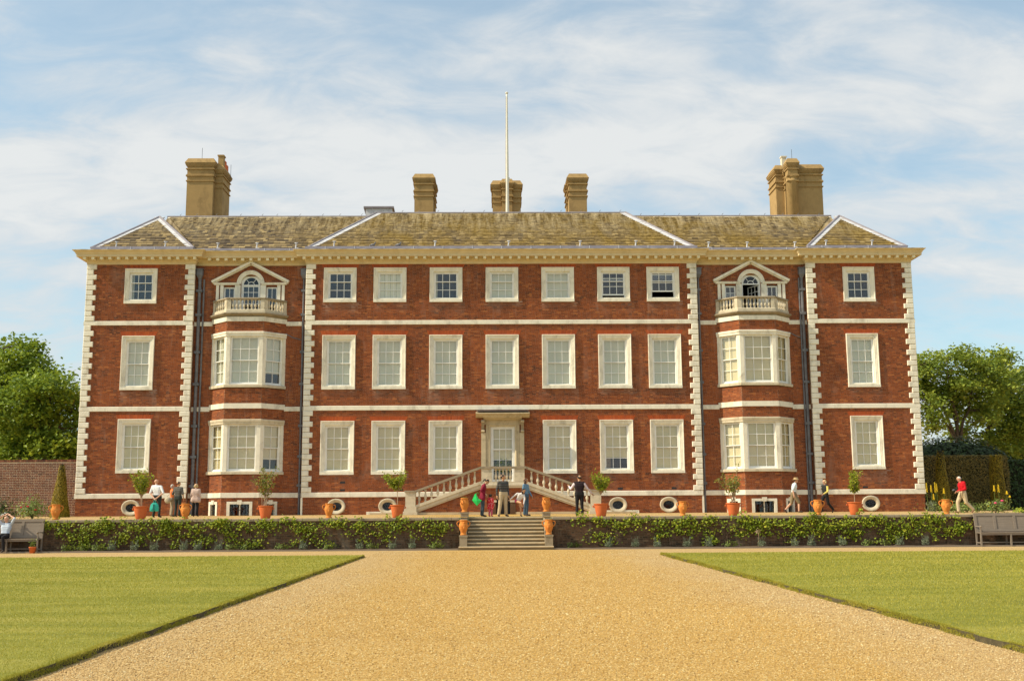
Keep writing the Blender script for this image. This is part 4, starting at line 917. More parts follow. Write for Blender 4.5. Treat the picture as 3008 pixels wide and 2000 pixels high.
MB().box(-17.30, -16.98, 64.6, 65.0, 22.4, 23.18).box(-17.34, -16.94, 64.56, 65.04, 23.18, 23.26).build('chimney_pot', 'render', c1)
for k in range(2): MB().box(-17.22, -16.98, 65.1+k*0.45, 65.45+k*0.45, 22.4, 23.05-k*0.12).build('chimney_pot', 'terra_red', c1)
for x, y, z in ((-18.2, 64.3, 22.85), (-16.75, 65.6, 22.2)): MB().tube([(x, y, z-0.1), (x, y, z+0.75)], 0.012, 5).build('lightning_rod', 'iron', c1)
c5 = chimney([(18.20, 19.78, 64.35, 66.2, 22.56), (17.08, 17.60, 64.95, 66.6, 22.7), (17.59, 18.3, 64.75, 66.0, 22.5)], 'broad ochre chimney with a round column flue in front')
MB().lathe([(0.36, 14.5), (0.345, 21.35), (0.37, 21.38), (0.37, 21.45), (0.345, 21.46), (0.35, 21.62), (0.40, 21.66), (0.40, 21.70)], (17.86, 64.2, 0), 28).build('round_flue', 'render', c5, True)
mb = MB(); courses(mb, 17.56, 18.17, 63.9, 64.5, 22.80, 0.9, 21.70); mb.build('flue_cap', 'render', c5)
MB().box(17.50, 17.78, 64.9, 65.2, 22.5, 23.2).box(17.46, 17.82, 64.86, 65.24, 23.2, 23.27).build('chimney_pot', 'pot_white', c5)
MB().tube([(18.05, 64.6, 22.7), (18.05, 64.6, 23.6)], 0.012, 5).build('lightning_rod', 'iron', c5)
chimney([(-5.22, -4.09, 64.0, 65.2, 21.87), (-4.3, -4.02, 65.0, 66.0, 21.7)], 'narrow ochre chimney left of the flagpole')
chimney([(4.16, 5.25, 64.0, 65.2, 21.87), (4.08, 4.4, 65.0, 66.0, 21.7)], 'narrow ochre chimney right of the flagpole')
chimney([(-0.48, 1.25, 65.0, 66.1, 21.75), (0.10, 0.72, 64.75, 65.4, 21.78)], 'squat banded chimney behind the flagpole')
# lead-clad roof hatch left of the centre ridge
hat = MB().box(-8.15, -6.55, 64.0, 65.2, 17, 19.72)
hh = hat.build('roof_hatch', 'lead_pale', house)
MB().prism([(-8.27, 63.88, 19.70), (-6.45, 63.88, 19.70), (-6.45, 65.3, 19.52), (-8.27, 65.3, 19.52)], (0, 0, 0.10)).build('hatch_lid', 'lead', hh)
for x in (-7.75, -7.25, -6.8): MB().tube([(x, 63.985, 18.3), (x, 63.985, 19.69)], 0.03, 6).build('lead_roll', 'lead_pale', hh)
# downpipes with hoppers on the recessed walls
def downpipe(x, r=0.06, twin=None):
    o = MB().tube([(x, RY-0.10, HB+0.02), (x, RY-0.10, 14.05)], r, 10).build('downpipe', 'pipe', house)
    MB().box(x-0.16, x+0.16, RY-0.26, RY-0.005, 14.1, 14.42).prism([(x-0.16, RY-0.26, 14.1), (x+0.16, RY-0.26, 14.1), (x+0.07, RY-0.17, 13.9), (x-0.07, RY-0.17, 13.9)], (0, 0.15, 0)).box(x-0.19, x+0.19, RY-0.29, RY-0.004, 14.42, 14.46).build('hopper', 'pipe', o)
    for z in (2.9, 4.4, 6.0, 8.2, 9.9, 11.9, 13.2): MB().box(x-r-0.07, x+r+0.07, RY-0.1-r-0.012, RY-0.03, z, z+0.13).build('pipe_bracket', 'pipe', o)
    if twin: MB().tube([(x+twin, RY-0.07, HB+0.02), (x+twin, RY-0.07, 13.9)], r*0.55, 8).build('side_pipe', 'pipe', o)
downpipe(-16.12, 0.085, 0.22); downpipe(-10.58, 0.055); downpipe(10.56, 0.05); downpipe(16.15, 0.08, -0.14)
for s in (-1, 1): MB().tube([(s*13.43+1.95, RY-0.02, 10.95), (s*13.43+2.3, RY-0.03, 10.75), (s*13.43+2.75, RY-0.05, 10.62)], 0.025, 5).build('cable', 'pipe', house)

# flagpole ------------------------------------------------------------------
fp = thing('flagpole', 'tall white wooden flagpole with a small ball finial rising above the roof ridge', 'flagpole', (0.42, 64.4, 16.0))
MB().lathe([(0.115, 0), (0.11, 3.5), (0.085, 7.5), (0.055, 10.9), (0.05, 11.1)], seg=12).build('pole', 'pole', fp, True)
MB().sphere((0, 0, 11.17), (0.10, 0.10, 0.07)).build('finial', 'pole', fp, True)
MB().tube([(0.1, 0, 5.6), (0.1, 0, 5.75)], 0.05, 6).box(-0.15, 0.15, -0.04, 0.04, 5.5, 5.56).build('cleat', 'pole', fp)
MB().tube([(-0.09, -0.05, 3.3), (-0.10, -0.06, 7.0), (-0.055, -0.03, 10.95)], 0.008, 4).build('halyard', 'stem', fp)

# entrance staircase -----------------------------------------------------------
SFY = 55.35
stair = thing('entrance_staircase', 'double flight stone entrance staircase with turned balusters before the front door', 'staircase', (0, SFY, TZ1), fixed=True)
LZ = 2.95; sb = BrickSet(); mb = MB()
def under(z):      # brick front narrows with the slope of the flights
    if z < 1.72: return [(-4.3, 4.3)]
    x = 4.3-(z-1.60)/(2.72-1.60)*(4.3-1.1)
    return [(-max(x, 1.08), max(x, 1.08))]
def under_h(z):
    iv = under(z); out = []
    for (a, b) in iv: out += [(a, -0.36), (0.36, b)] if z < 2.38 else [(a, b)]
    return out
sb.add(*bricks_on(brick_rects(-4.3, 4.3, TZ1+0.1, 2.74, clip=under_h), (0, SFY+0.1, 0), (1, 0, 0), (0, -1, 0)))
sb.build('brick', 'brick', stair)
for s in (-1, 1):
    mb.add([(s*0.36, SFY+0.1, TZ1-0.02), (s*4.35, SFY+0.1, TZ1-0.02), (s*4.35, SFY+0.1, 1.62), (s*1.1, SFY+0.1, 2.76), (s*0.36, SFY+0.1, 2.76)], [(0,1,2,3,4)])
    mb.add([(s*0.36, SFY+0.1, TZ1-0.02), (s*0.36, SFY+0.7, TZ1-0.02), (s*0.36, SFY+0.7, 2.4), (s*0.36, SFY+0.1, 2.4)], [(0,1,2,3)])
mb.add([(-0.36, SFY+0.1, 2.4), (0.36, SFY+0.1, 2.4), (0.36, SFY+0.1, 2.76), (-0.36, SFY+0.1, 2.76)], [(0,1,2,3)]).build('wall', 'mortar', stair)
MB().box(-0.34, 0.34, SFY+0.45, SFY+0.5, TZ1, 2.38).build('doorway_back', 'iron', stair)  # black sheet closing the dark doorway opening under the landing
for s in (-1, 1):
    a, b = sorted((s*0.365, s*0.62)); MB().box(a, b, SFY+0.02, SFY+0.098, TZ1, 2.03).build('jamb', 'old_brick', stair); MB().box(a-0.03, b+0.03, SFY-0.0, SFY+0.098, 2.03, 2.13).build('impost', 'stone', stair)
for s in (-1, 1):
    a, b = sorted((s*0.62, s*4.4)); MB().box(a, b, SFY+0.03, SFY+0.099, TZ1-0.02, TZ1+0.10).build('base_course', 'step_stone', stair)
# landing
MB().box(-1.12, 1.12, SFY+0.02, FY-0.01, 2.77, LZ).build('landing', 'stone', stair)
MB().sweep([(-1.14, SFY), (1.14, SFY)], [(-0.1, 2.74), (0.03, 2.742), (0.05, 2.80), (0.07, 2.86), (0.07, 2.94), (0.03, 2.96), (0.03, 3.06), (-0.1, 3.066)]).build('landing_moulding', 'stone', stair)
for s in (-1, 1):
    a, b = sorted((s*0.57, s*1.08)); MB().box(a, b, SFY-0.02, SFY+0.2, 3.07, 3.70).build('pier', 'stone', stair)
    for i in range(8):
        x0 = s*(1.12+i*0.40); x1 = s*(1.12+(i+1)*0.40+0.03); a, b = sorted((x0, x1)); zt = LZ-(i+1)*0.165
        MB().box(a, b, SFY+0.28, FY-0.02, TZ1-0.02, zt).build('step', 'step_stone', stair)
MB().box(-1.16, 1.16, SFY-0.07, SFY+0.25, 3.705, 3.82).build('handrail', 'mossy_stone', stair)
for k in range(5): obj('baluster', BALM, 'stone', stair, (-0.46+0.92*(k+0.5)/5, SFY+0.09, 3.07), scale=(1.05, 1.05, 1.17))
for s in (-1, 1):
    def sl(x0, z0, x1, z1, y0, y1, h, name, mt): return MB().prism([(s*x0, y0, z0), (s*x1, y0, z1), (s*x1, y0, z1+h), (s*x0, y0, z0+h)], (0, y1-y0, 0)).build(name, mt, stair)
    sl(1.10, 2.78, 4.40, 1.60, SFY-0.0, SFY+0.24, 0.20, 'string_stone', 'stone'); sl(1.10, 2.945, 4.40, 1.765, SFY-0.05, SFY+0.26, 0.15, 'string_cap', 'stone')
    sl(1.10, 2.70, 4.36, 1.535, SFY+0.02, SFY+0.2, 0.10, 'string_mould', 'step_stone')
    sl(1.14, 3.70, 4.45, 2.52, SFY-0.05, SFY+0.25, 0.12, 'sloped_rail', 'mossy_stone')
    for k in range(10):
        x = 1.28+3.1*(k+0.5)/10; z = 3.095-(x-1.10)*(1.18/3.3); obj('baluster', BALM, 'stone', stair, (s*x, SFY+0.1, z), scale=(1.0, 1.0, 1.11))
    MB().box(s*4.66-0.25, s*4.66+0.25, SFY-0.1, SFY+0.4, 1.86, 2.55).build('newel', 'stone', stair)
    MB().box(s*4.66-0.31, s*4.66+0.31, SFY-0.16, SFY+0.46, 1.57, 1.86).box(s*4.66-0.36, s*4.66+0.36, SFY-0.22, SFY+0.5, TZ1-0.02, 1.57).build('newel_base', 'stone', stair)
    MB().box(s*4.66-0.30, s*4.66+0.30, SFY-0.15, SFY+0.45, 2.55, 2.64).build('newel_cap', 'mossy_stone', stair)

# retaining walls of the terrace -------------------------------------------------
for s in (-1, 1):
    x0, x1 = (-70.0, -1.95) if s < 0 else (2.0, 70.0)
    nm = 'brick retaining wall of the terrace, overgrown with vines, %s of the garden steps' % ('left' if s < 0 else 'right')
    w = thing('retaining_wall', nm, 'wall', ((x0+x1)/2, WALLY, 0), fixed=True)
    MB().box(x0, x1, WALLY, WALLY+0.35, -0.04, 1.22).build('wall', 'old_mortar', w)
    bs = BrickSet(); a, b = (-40.0, x1) if s < 0 else (x0, 40.0); bs.wall((0, WALLY, 0), (1, 0, 0), (0, -1, 0), a, b, 0.0, 1.22, proud=0.008, jit=0.006); bs.build('brick', 'old_brick', w)
    x = a
    while x < b-0.05:
        ln = min(RNG.uniform(0.7, 1.1), b-x); MB().bevbox(x+0.005, x+ln-0.005, WALLY-0.06, WALLY+0.42, 1.225, 1.345+RNG.normal(0, 0.004), 0.015).build('coping_stone', 'mossy_stone', w); x += ln
    a, b = (x0, -40.0) if s < 0 else (40.0, x1); MB().box(a, b, WALLY-0.06, WALLY+0.42, 1.225, 1.34).build('coping', 'mossy_stone', w)
# cheek walls, piers and steps
steps = thing('garden_steps', 'broad flight of worn stone garden steps climbing to the terrace', 'steps', (0.03, 46.2, 0), fixed=True)
NS = 9; RISE = TZ0/NS; TREAD = 2.2/(NS-1)
for i in range(NS):
    y0 = 46.2+i*TREAD; a, b = (-1.95, 2.02) if i == 0 else (-1.60, 1.66)
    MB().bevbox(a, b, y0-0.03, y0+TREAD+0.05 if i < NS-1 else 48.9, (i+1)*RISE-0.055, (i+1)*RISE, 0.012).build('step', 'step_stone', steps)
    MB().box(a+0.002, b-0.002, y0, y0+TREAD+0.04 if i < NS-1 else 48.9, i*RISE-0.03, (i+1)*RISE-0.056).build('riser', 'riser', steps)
for s in (-1, 1):
    a, b = (-1.92, -1.602) if s < 0 else (1.662, 1.99)
    MB().box(a+0.02, b-0.02, 46.75, 48.75, 0, 1.30).build('cheek_wall', 'mossy_stone', steps)
    MB().box(a, b, 46.26, 46.75, RISE, 0.54).box(a-0.02, b+0.02, 46.24, 46.78, 0.54, 0.61).build('lower_pier', 'mossy_stone', steps)
    MB().box(a-0.01, b+0.01, 48.25, 48.75, 1.30, 1.50).box(a-0.03, b+0.03, 48.22, 48.78, 1.50, 1.56).build('upper_pier', 'mossy_stone', steps)
# planting beds at the wall foot
for s in (-1, 1):
    x0, x1 = (-70, -1.96) if s < 0 else (2.03, 70); n = 160; mb = MB()
    xs = np.linspace(max(x0, -27), min(x1, 27), n)
    for a, b in zip(xs, xs[1:]):
        za, zb_ = 0.05+0.02*math.sin(a*3.1), 0.05+0.02*math.sin(b*3.1); mb.add([(a, 46.28, 0.03), (b, 46.28, 0.03), (b, 46.6, zb_), (a, 46.6, za), (b, WALLY, zb_+0.02), (a, WALLY, za+0.02)], [(0,1,2,3),(3,2,4,5)])
    bed = structure(mb.build('flower_bed', 'soil'))
    MB().box(max(x0, -27), min(x1, 27), 46.24, 46.28, -0.02, 0.065).build('edging_board', 'oak', bed)

# ---------------------------------------------------------------- placing helper: the point at depth Y seen from the viewpoint in a given direction
def at(px, py, Y):
    d = fw*3199+rt2*(px-1504)-up2*(py-1000); d = d*(Y/d.y); return Vector((d.x-0.5, Y, d.z+1.65))

# ---------------------------------------------------------------- urns and planters
UP = [(0.13, 0), (0.135, 0.03), (0.115, 0.06), (0.10, 0.085), (0.112, 0.11), (0.135, 0.17), (0.168, 0.25), (0.19, 0.34), (0.192, 0.40), (0.175, 0.46), (0.155, 0.485), (0.160, 0.50), (0.150, 0.52), (0.148, 0.575), (0.165, 0.59), (0.172, 0.605), (0.165, 0.62), (0.145, 0.618), (0.13, 0.52)]
URN_BODY = MB().lathe(UP, seg=24).mesh('body', True)
URN_H = MB().tube([(0.150, 0, 0.535), (0.20, 0, 0.56), (0.25, 0, 0.545), (0.272, 0, 0.49), (0.262, 0, 0.43), (0.225, 0, 0.375), (0.185, 0, 0.345)], [0.022, 0.021, 0.02, 0.02, 0.02, 0.02, 0.024], 8).mesh('handle', True)
mb = MB(); mb.sphere((0, -0.155, 0.505), (0.045, 0.03, 0.05), 10, 8).sphere((0, -0.185, 0.30), (0.05, 0.02, 0.07), 10, 8)
for k in range(7): a = -0.7+1.4*k/6; mb.sphere((0.185*math.sin(a), -0.178*math.cos(a), 0.36-0.05*math.cos(a*2.2)), (0.024, 0.02, 0.02), 6, 4)
URN_R = mb.mesh('relief', True)
URN_S = MB().lathe([(0.14, 0.56), (0.08, 0.60), (0.0, 0.605)], seg=12, cap=False).mesh('soil')
def urn(p, label, rz=0.0, sc=1.0, sprig=False):
    o = thing('urn', label, 'urn', p, rz, 'terracotta urns with handles along the terrace'); o.scale = (sc, sc, sc)
    obj('body', URN_BODY, 'terra', o); obj('handle', URN_H, 'terra', o); obj('handle', URN_H, 'terra', o, rz=math.pi); obj('relief', URN_R, 'terra', o); obj('soil', URN_S, 'soil', o)
    if sprig:
        C = RNG.normal(0, 1, (40, 3))*np.array([0.06, 0.06, 0.02])+np.array([0, 0, 0.62]); obj('sprig', leaf_mesh('sprig', C, 0.035, 0.8, 1.8, seed=int(RNG.integers(999))), 'leaf_herb', o)
    return o
def tpos(px, Y): return Vector((at(px, 1510, Y).x, Y, tz(Y)))
urn(Vector((at(163, 1515, 47.25).x, 47.25, 1.35)), 'terracotta urn with two handles in front of the clipped yew cone', R(25), 1.05)
urn(Vector((at(544, 1515, 47.25).x, 47.25, 1.35)), 'terracotta urn on the wall in front of the woman in the pale pink cardigan', R(-15), 1.05)
urn(Vector((at(966, 1515, 47.25).x, 47.25, 1.35)), 'terracotta urn on the wall midway between two potted plants, left of the steps', R(10), 1.0)
urn(Vector((-1.77, 48.5, 1.56)), 'terracotta urn on the upper pier at the left of the garden steps', R(55), 1.0, True)
urn(Vector((1.83, 48.5, 1.56)), 'terracotta urn on the upper pier at the right of the garden steps', R(60), 1.0, True)
urn(Vector((-1.76, 46.51, 0.61)), 'terracotta urn on the low pier at the left foot of the garden steps', R(12), 1.02)
urn(Vector((1.83, 46.51, 0.61)), 'terracotta urn on the low pier at the right foot of the garden steps', R(-10), 1.02, True)
urn(Vector((at(2006, 1510, 47.25).x, 47.25, 1.35)), 'terracotta urn standing beside an oval basement window', R(5), 1.0)
urn(Vector((at(2403, 1508, 47.25).x, 47.25, 1.35)), 'orange terracotta urn in front of the woman in the yellow top', R(-8), 1.05)
urn(Vector((at(2780, 1505, 47.25).x, 47.25, 1.35)), 'terracotta urn just left of the man in the red jumper', R(-20), 1.02, True)

PP = [(0.185, 0), (0.20, 0.02), (0.225, 0.14), (0.262, 0.32), (0.285, 0.46), (0.288, 0.50), (0.318, 0.515), (0.325, 0.535), (0.315, 0.55), (0.285, 0.548), (0.27, 0.48)]
POT_BODY = MB().lathe(PP, seg=28).mesh('pot', True)
POT_H = MB().tube([(0.27, 0, 0.39), (0.33, 0, 0.40), (0.36, 0, 0.425), (0.345, 0, 0.455), (0.28, 0, 0.46)], 0.022, 7).mesh('handle', True)
POT_S = MB().lathe([(0.28, 0.50), (0.1, 0.52), (0.0, 0.525)], seg=14, cap=False).mesh('soil')
def planter(p, label, kind, seed):
    r = np.random.default_rng(seed); o = thing('potted_tree' if kind != 'shrub' else 'potted_shrub', label, 'potted plant', p, 0.0, 'potted plants along the terrace edge')
    obj('pot', POT_BODY, 'terra_red', o); obj('handle', POT_H, 'terra_red', o); obj('handle', POT_H, 'terra_red', o, rz=math.pi); obj('soil', POT_S, 'soil', o)
    pts = []
    if kind == 'shrub':
        st = MB()
        for k in range(11):
            a = r.uniform(0, 6.28); q = r.uniform(0.15, 0.62); h = r.uniform(0.9, 1.7); q *= 1.15; e = Vector((q*math.cos(a), q*math.sin(a)*0.6, 0.5+h)); m_ = Vector((e.x*0.35, e.y*0.35, 0.5+h*0.5)); b0 = Vector((r.normal(0, 0.05), r.normal(0, 0.05), 0.48))
            st.tube([b0, m_, e], [0.013, 0.011, 0.005], 5)
            for tt in np.linspace(0.45, 1.0, 8):
                c = (m_+(e-m_)*((tt-0.45)/0.55)) if tt > 0.45 else m_
                for _ in range(6): pts.append(np.array(c)+r.normal(0, 0.075, 3))
        st.build('stems', 'stem', o); size, mt = 0.062, 'leaf_olive'
    else:
        h, zc, rx, rz_ = {'vee': (0.95, 1.36, 0.54, 0.46), 'flat': (1.05, 1.47, 0.68, 0.42), 'ball': (0.95, 1.42, 0.42, 0.52), 'tall': (0.95, 1.45, 0.50, 0.58)}[kind]
        tr_ = MB().tube([(0, 0, 0.48), (0.008, 0, 0.75), (0, 0.005, 0.5+h*0.7)], [0.017, 0.015, 0.013], 7)
        if kind == 'tall': tr_.tube([(0.05, -0.03, 0.48), (0.045, -0.03, 1.2)], 0.009, 5).tube([(-0.04, -0.03, 0.48), (-0.03, -0.03, 1.2)], 0.009, 5)
        tr_.build('trunk', 'stem', o)
        br = MB(); base = Vector((0, 0, zc-rz_*0.95))
        for k in range(26):
            a = r.uniform(0, 6.28); u_ = r.uniform(0.15, 1.0)**0.6; zt = r.uniform(0.2, 1.0) if kind != 'ball' else r.uniform(-0.3, 1.0)
            vv = (0.3+0.75*max(0.0, zt)) if kind != 'ball' else (0.45+0.6*max(0.0, zt))
            e = Vector((rx*u_*vv*math.cos(a), rx*u_*vv*math.sin(a), zc+rz_*(zt*1.35-0.25)*(1.15-0.35*u_)))
            br.tube([base, base+(e-base)*0.55+Vector((0, 0, -0.03)), e], [0.009, 0.007, 0.003], 4)
            for tt in np.linspace(0.35, 1.06, 9):
                c = base+(e-base)*tt
                for _ in range(4): pts.append(np.array(c)+r.normal(0, 0.035+0.03*tt, 3))
        br.build('branches', 'stem', o); size, mt = 0.064, 'leaf_bay'
    obj('crown', leaf_mesh('crown', np.array(pts), size, 0.35, 1.9, seed=seed), mt, o)
    return o
planter(Vector((at(413, 1515, 47.45).x, 47.45, 1.345)), 'small upright tree in a red planter before the left wing', 'tall', 21)
planter(Vector((at(780, 1515, 47.45).x, 47.45, 1.345)), 'sparse many-stemmed shrub in a red planter before the left bay window', 'shrub', 22)
planter(Vector((at(1167, 1515, 47.45).x, 47.45, 1.345)), 'flat topped standard tree in a red planter left of the entrance staircase', 'flat', 23)
planter(Vector((at(1766, 1512, 47.45).x, 47.45, 1.345)), 'clipped standard tree in a red planter beside the man in the waistcoat', 'vee', 24)
planter(Vector((at(2155, 1510, 47.45).x, 47.45, 1.345)), 'straggly yellowing shrub in a red planter before the right bay window', 'shrub', 25)
planter(Vector((at(2512, 1508, 47.45).x, 47.45, 1.345)), 'rounded standard tree in a red planter before the right wing', 'ball', 26)
sp = thing('flower_pot', 'small orange flower pot with withered stems at the end of the left bench', 'flower pot', (at(96, 1605, 46.05).x, 46.05, 0.0))
MB().lathe([(0.105, 0), (0.135, 0.22), (0.15, 0.225), (0.15, 0.265), (0.13, 0.268), (0.12, 0.2)], seg=18).build('pot', 'terra_red', sp, True)
C = RNG.normal(0, 1, (70, 3))*np.array([0.06, 0.06, 0.09])+np.array([0, 0, 0.38]); obj('plant', leaf_mesh('plant', C, 0.04, 0.2, 2.5, seed=5), 'leaf_herb', sp)

# shrub standing just inside the garden door
ins = thing('indoor_plant', 'leafy green plant behind the lowest panes of the front door', 'plant', (0.05, FY+0.55, 2.9))
MB().lathe([(0.16, 0.02), (0.2, 0.4), (0.21, 0.42), (0.17, 0.4)], seg=14).build('pot', 'terra_red', ins, True)
C = RNG.normal(0, 1, (900, 3))*np.array([0.24, 0.12, 0.2])+np.array([0, -0.1, 1.05]); obj('leaves', leaf_mesh('leaves', C, 0.07, 0.2, 1.8, seed=6, dirs=np.array([0, -0.8, 0])), 'leaf_bay', ins)
MB().tube([(0, 0, 0.4), (0, 0, 0.95)], 0.02, 6).build('stem', 'stem', ins)

# ---------------------------------------------------------------- benches
def bench(x0, label, flip):
    """panelled oak settle; x0 = the end nearer the steps, running outwards"""
    L_ = 2.6; sg = -1 if flip else 1
    o = thing('garden_bench', label, 'bench', (x0, 46.62, 0), 0.0, 'oak garden benches against the terrace wall')
    X = lambda a: sg*a
    def bx(a, b, y0, y1, z0, z1): p, q = sorted((X(a), X(b))); return (p, q, y0, y1, z0, z1)
    def rake(z): return (z-0.6)*0.16
    def slab(a, b, z0, z1, y, th, name):
        p, q = sorted((X(a), X(b))); d0, d1 = rake(z0), rake(z1)
        return MB().add([(p,y+d0,z0),(q,y+d0,z0),(q,y+d1,z1),(p,y+d1,z1),(p,y+d0+th,z0),(q,y+d0+th,z0),(q,y+d1+th,z1),(p,y+d1+th,z1)], [(0,1,2,3),(5,4,7,6),(1,5,6,2),(4,0,3,7),(3,2,6,7),(4,5,1,0)]).build(name, 'oak', o)
    MB().box(*bx(0.02, L_-0.02, -0.42, 0.06, 0.555, 0.595)).build('seat', 'oak', o); MB().box(*bx(0.03, L_-0.03, -0.40, -0.37, 0.48, 0.554)).build('apron', 'oak', o)
    slab(0.0, L_, 1.28, 1.39, 0.03, 0.05, 'top_rail'); slab(0.1, L_-0.1, 0.62, 0.72, 0.03, 0.05, 'bottom_rail')
    for a, b in ((0.0, 0.11), (0.82, 0.93), (1.67, 1.78), (L_-0.11, L_)): slab(a, b, 0.6 if a in (0.0, L_-0.11) else 0.725, 1.275, 0.028, 0.052, 'stile')
    for a, b in ((0.11, 0.82), (0.93, 1.67), (1.78, L_-0.11)): slab(a, b, 0.70, 1.30, 0.055, 0.02, 'panel')
    for a in (0.0, L_-0.06):
        MB().box(*bx(a, a+0.06, -0.44, 0.08, 0.82, 0.86)).sphere((X(a+0.03), -0.44, 0.835), 0.04, 8, 6).build('arm', 'oak', o); MB().box(*bx(a+0.005, a+0.055, -0.41, -0.36, 0.60, 0.82)).build('arm_post', 'oak', o)
    for a in (0.0, 1.27, L_-0.06):
        MB().box(*bx(a, a+0.06, -0.41, -0.35, 0.0, 0.55)).build('leg', 'oak', o); MB().box(*bx(a, a+0.06, 0.02, 0.08, 0.0, 0.60)).build('leg', 'oak', o)
        MB().box(*bx(a+0.01, a+0.05, -0.35, 0.02, 0.14, 0.18)).build('stretcher', 'oak', o)
    MB().box(*bx(0.06, L_-0.06, -0.16, -0.12, 0.15, 0.19)).build('long_stretcher', 'oak', o)
    return o
bench(-19.38, 'weathered panelled oak bench with a man sitting on it, at the left edge', True)
bench(20.0, 'empty weathered panelled oak bench at the right edge', False)

# ---------------------------------------------------------------- vines on the retaining wall
def vine(x0, half, label, seed, dense=1.0):
    dense *= 0.74
    r = np.random.default_rng(seed); o = thing('climbing_vine', label, 'vine', (x0, WALLY, 0.05), 0.0, 'vines trained along the terrace wall')
    st = MB(); pts = []
    for sg in (-1, 1):
        for arm in range(2):
            zt = (1.04, 0.62)[arm]+r.normal(0, 0.05); n = 13; p = [Vector((r.normal(0, 0.04), -0.05, 0.0)), Vector((sg*0.05, -0.06, zt*0.72))]
            reach = half*(1.12, 0.75)[arm]
            for k in range(1, n+1):
                t = k/n; p.append(Vector((sg*reach*t, -0.06-0.03*r.uniform(), zt*(1-0.25*math.exp(-6*t))+0.09*math.sin(t*7+seed*1.7+arm)+r.normal(0, 0.03))))
            st.tube(p, [0.02]+[0.014]*5+[0.009]*(len(p)-6), 5)
            for q in p[2:]:
                if r.uniform() < (0.85, 0.30)[arm]*dense:
                    nl = int(r.uniform(6, 36)); c = np.array(q)+np.array([r.normal(0, 0.08), -0.06, r.normal(-0.02, 0.05)])
                    pts.append(c+r.normal(0, 1, (nl, 3))*np.array([0.19, 0.05, 0.085]))
                if r.uniform() < 0.28*dense:
                    nl = int(r.uniform(14, 34)); c = np.array(q)+np.array([r.normal(0, 0.1), -0.06, -r.uniform(0.12, 0.36)])
                    pts.append(c+r.normal(0, 1, (nl, 3))*np.array([0.13, 0.045, 0.09]))
                if r.uniform() < 0.38*dense and arm == 0:
                    nl = int(r.uniform(10, 22)); c = np.array(q)+np.array([r.normal(0, 0.1), -0.05, r.uniform(0.12, 0.26)])
                    pts.append(c+r.normal(0, 1, (nl, 3))*np.array([0.09, 0.05, 0.07]))
    st.build('stem', 'vine_stem', o); P = np.concatenate(pts); P[:, 1] = np.minimum(P[:, 1], -0.04)
    P = P[P[:, 2] > 0.08]
    obj('foliage', leaf_mesh('foliage', P, 0.088, 0.25, 1.15, seed=seed, dirs=np.array([-0.25, -0.9, 0.2])), 'leaf_vine', o); return o
vine(-18.0, 1.25, 'vine on the terrace wall next to the left bench', 31); vine(-15.6, 1.3, 'vine below the planter with the small upright tree', 32, 1.1); vine(-13.2, 1.2, 'vine below the urn and the woman in the pale pink cardigan', 33, 1.15)
vine(-10.8, 1.25, 'vine below the planter of the sparse many-stemmed shrub', 34); vine(-8.2, 1.15, 'vine below the lone urn left of the steps', 35, 0.85); vine(-5.6, 1.3, 'vine reaching below the flat topped potted tree', 36, 0.8); vine(-3.2, 0.75, 'short vine closest to the steps on their left side', 37, 0.6)
vine(4.4, 1.2, 'vine nearest the steps on their right side, below the clipped potted tree', 38, 0.75); vine(7.0, 0.95, 'vine below the urn beside the oval window', 39, 0.6); vine(9.4, 1.25, 'vine below the straggly yellowing potted shrub', 40, 0.9)
vine(11.9, 1.2, 'vine between the straggly shrub and the urn by the yellow top', 41, 1.1); vine(14.2, 1.2, 'vine below the rounded potted tree at the right wing', 42, 1.15); vine(16.8, 1.25, 'vine below the last urn on the right, near the red jumper', 43, 1.05); vine(18.9, 0.75, 'vine ending at the right bench', 44, 0.85)
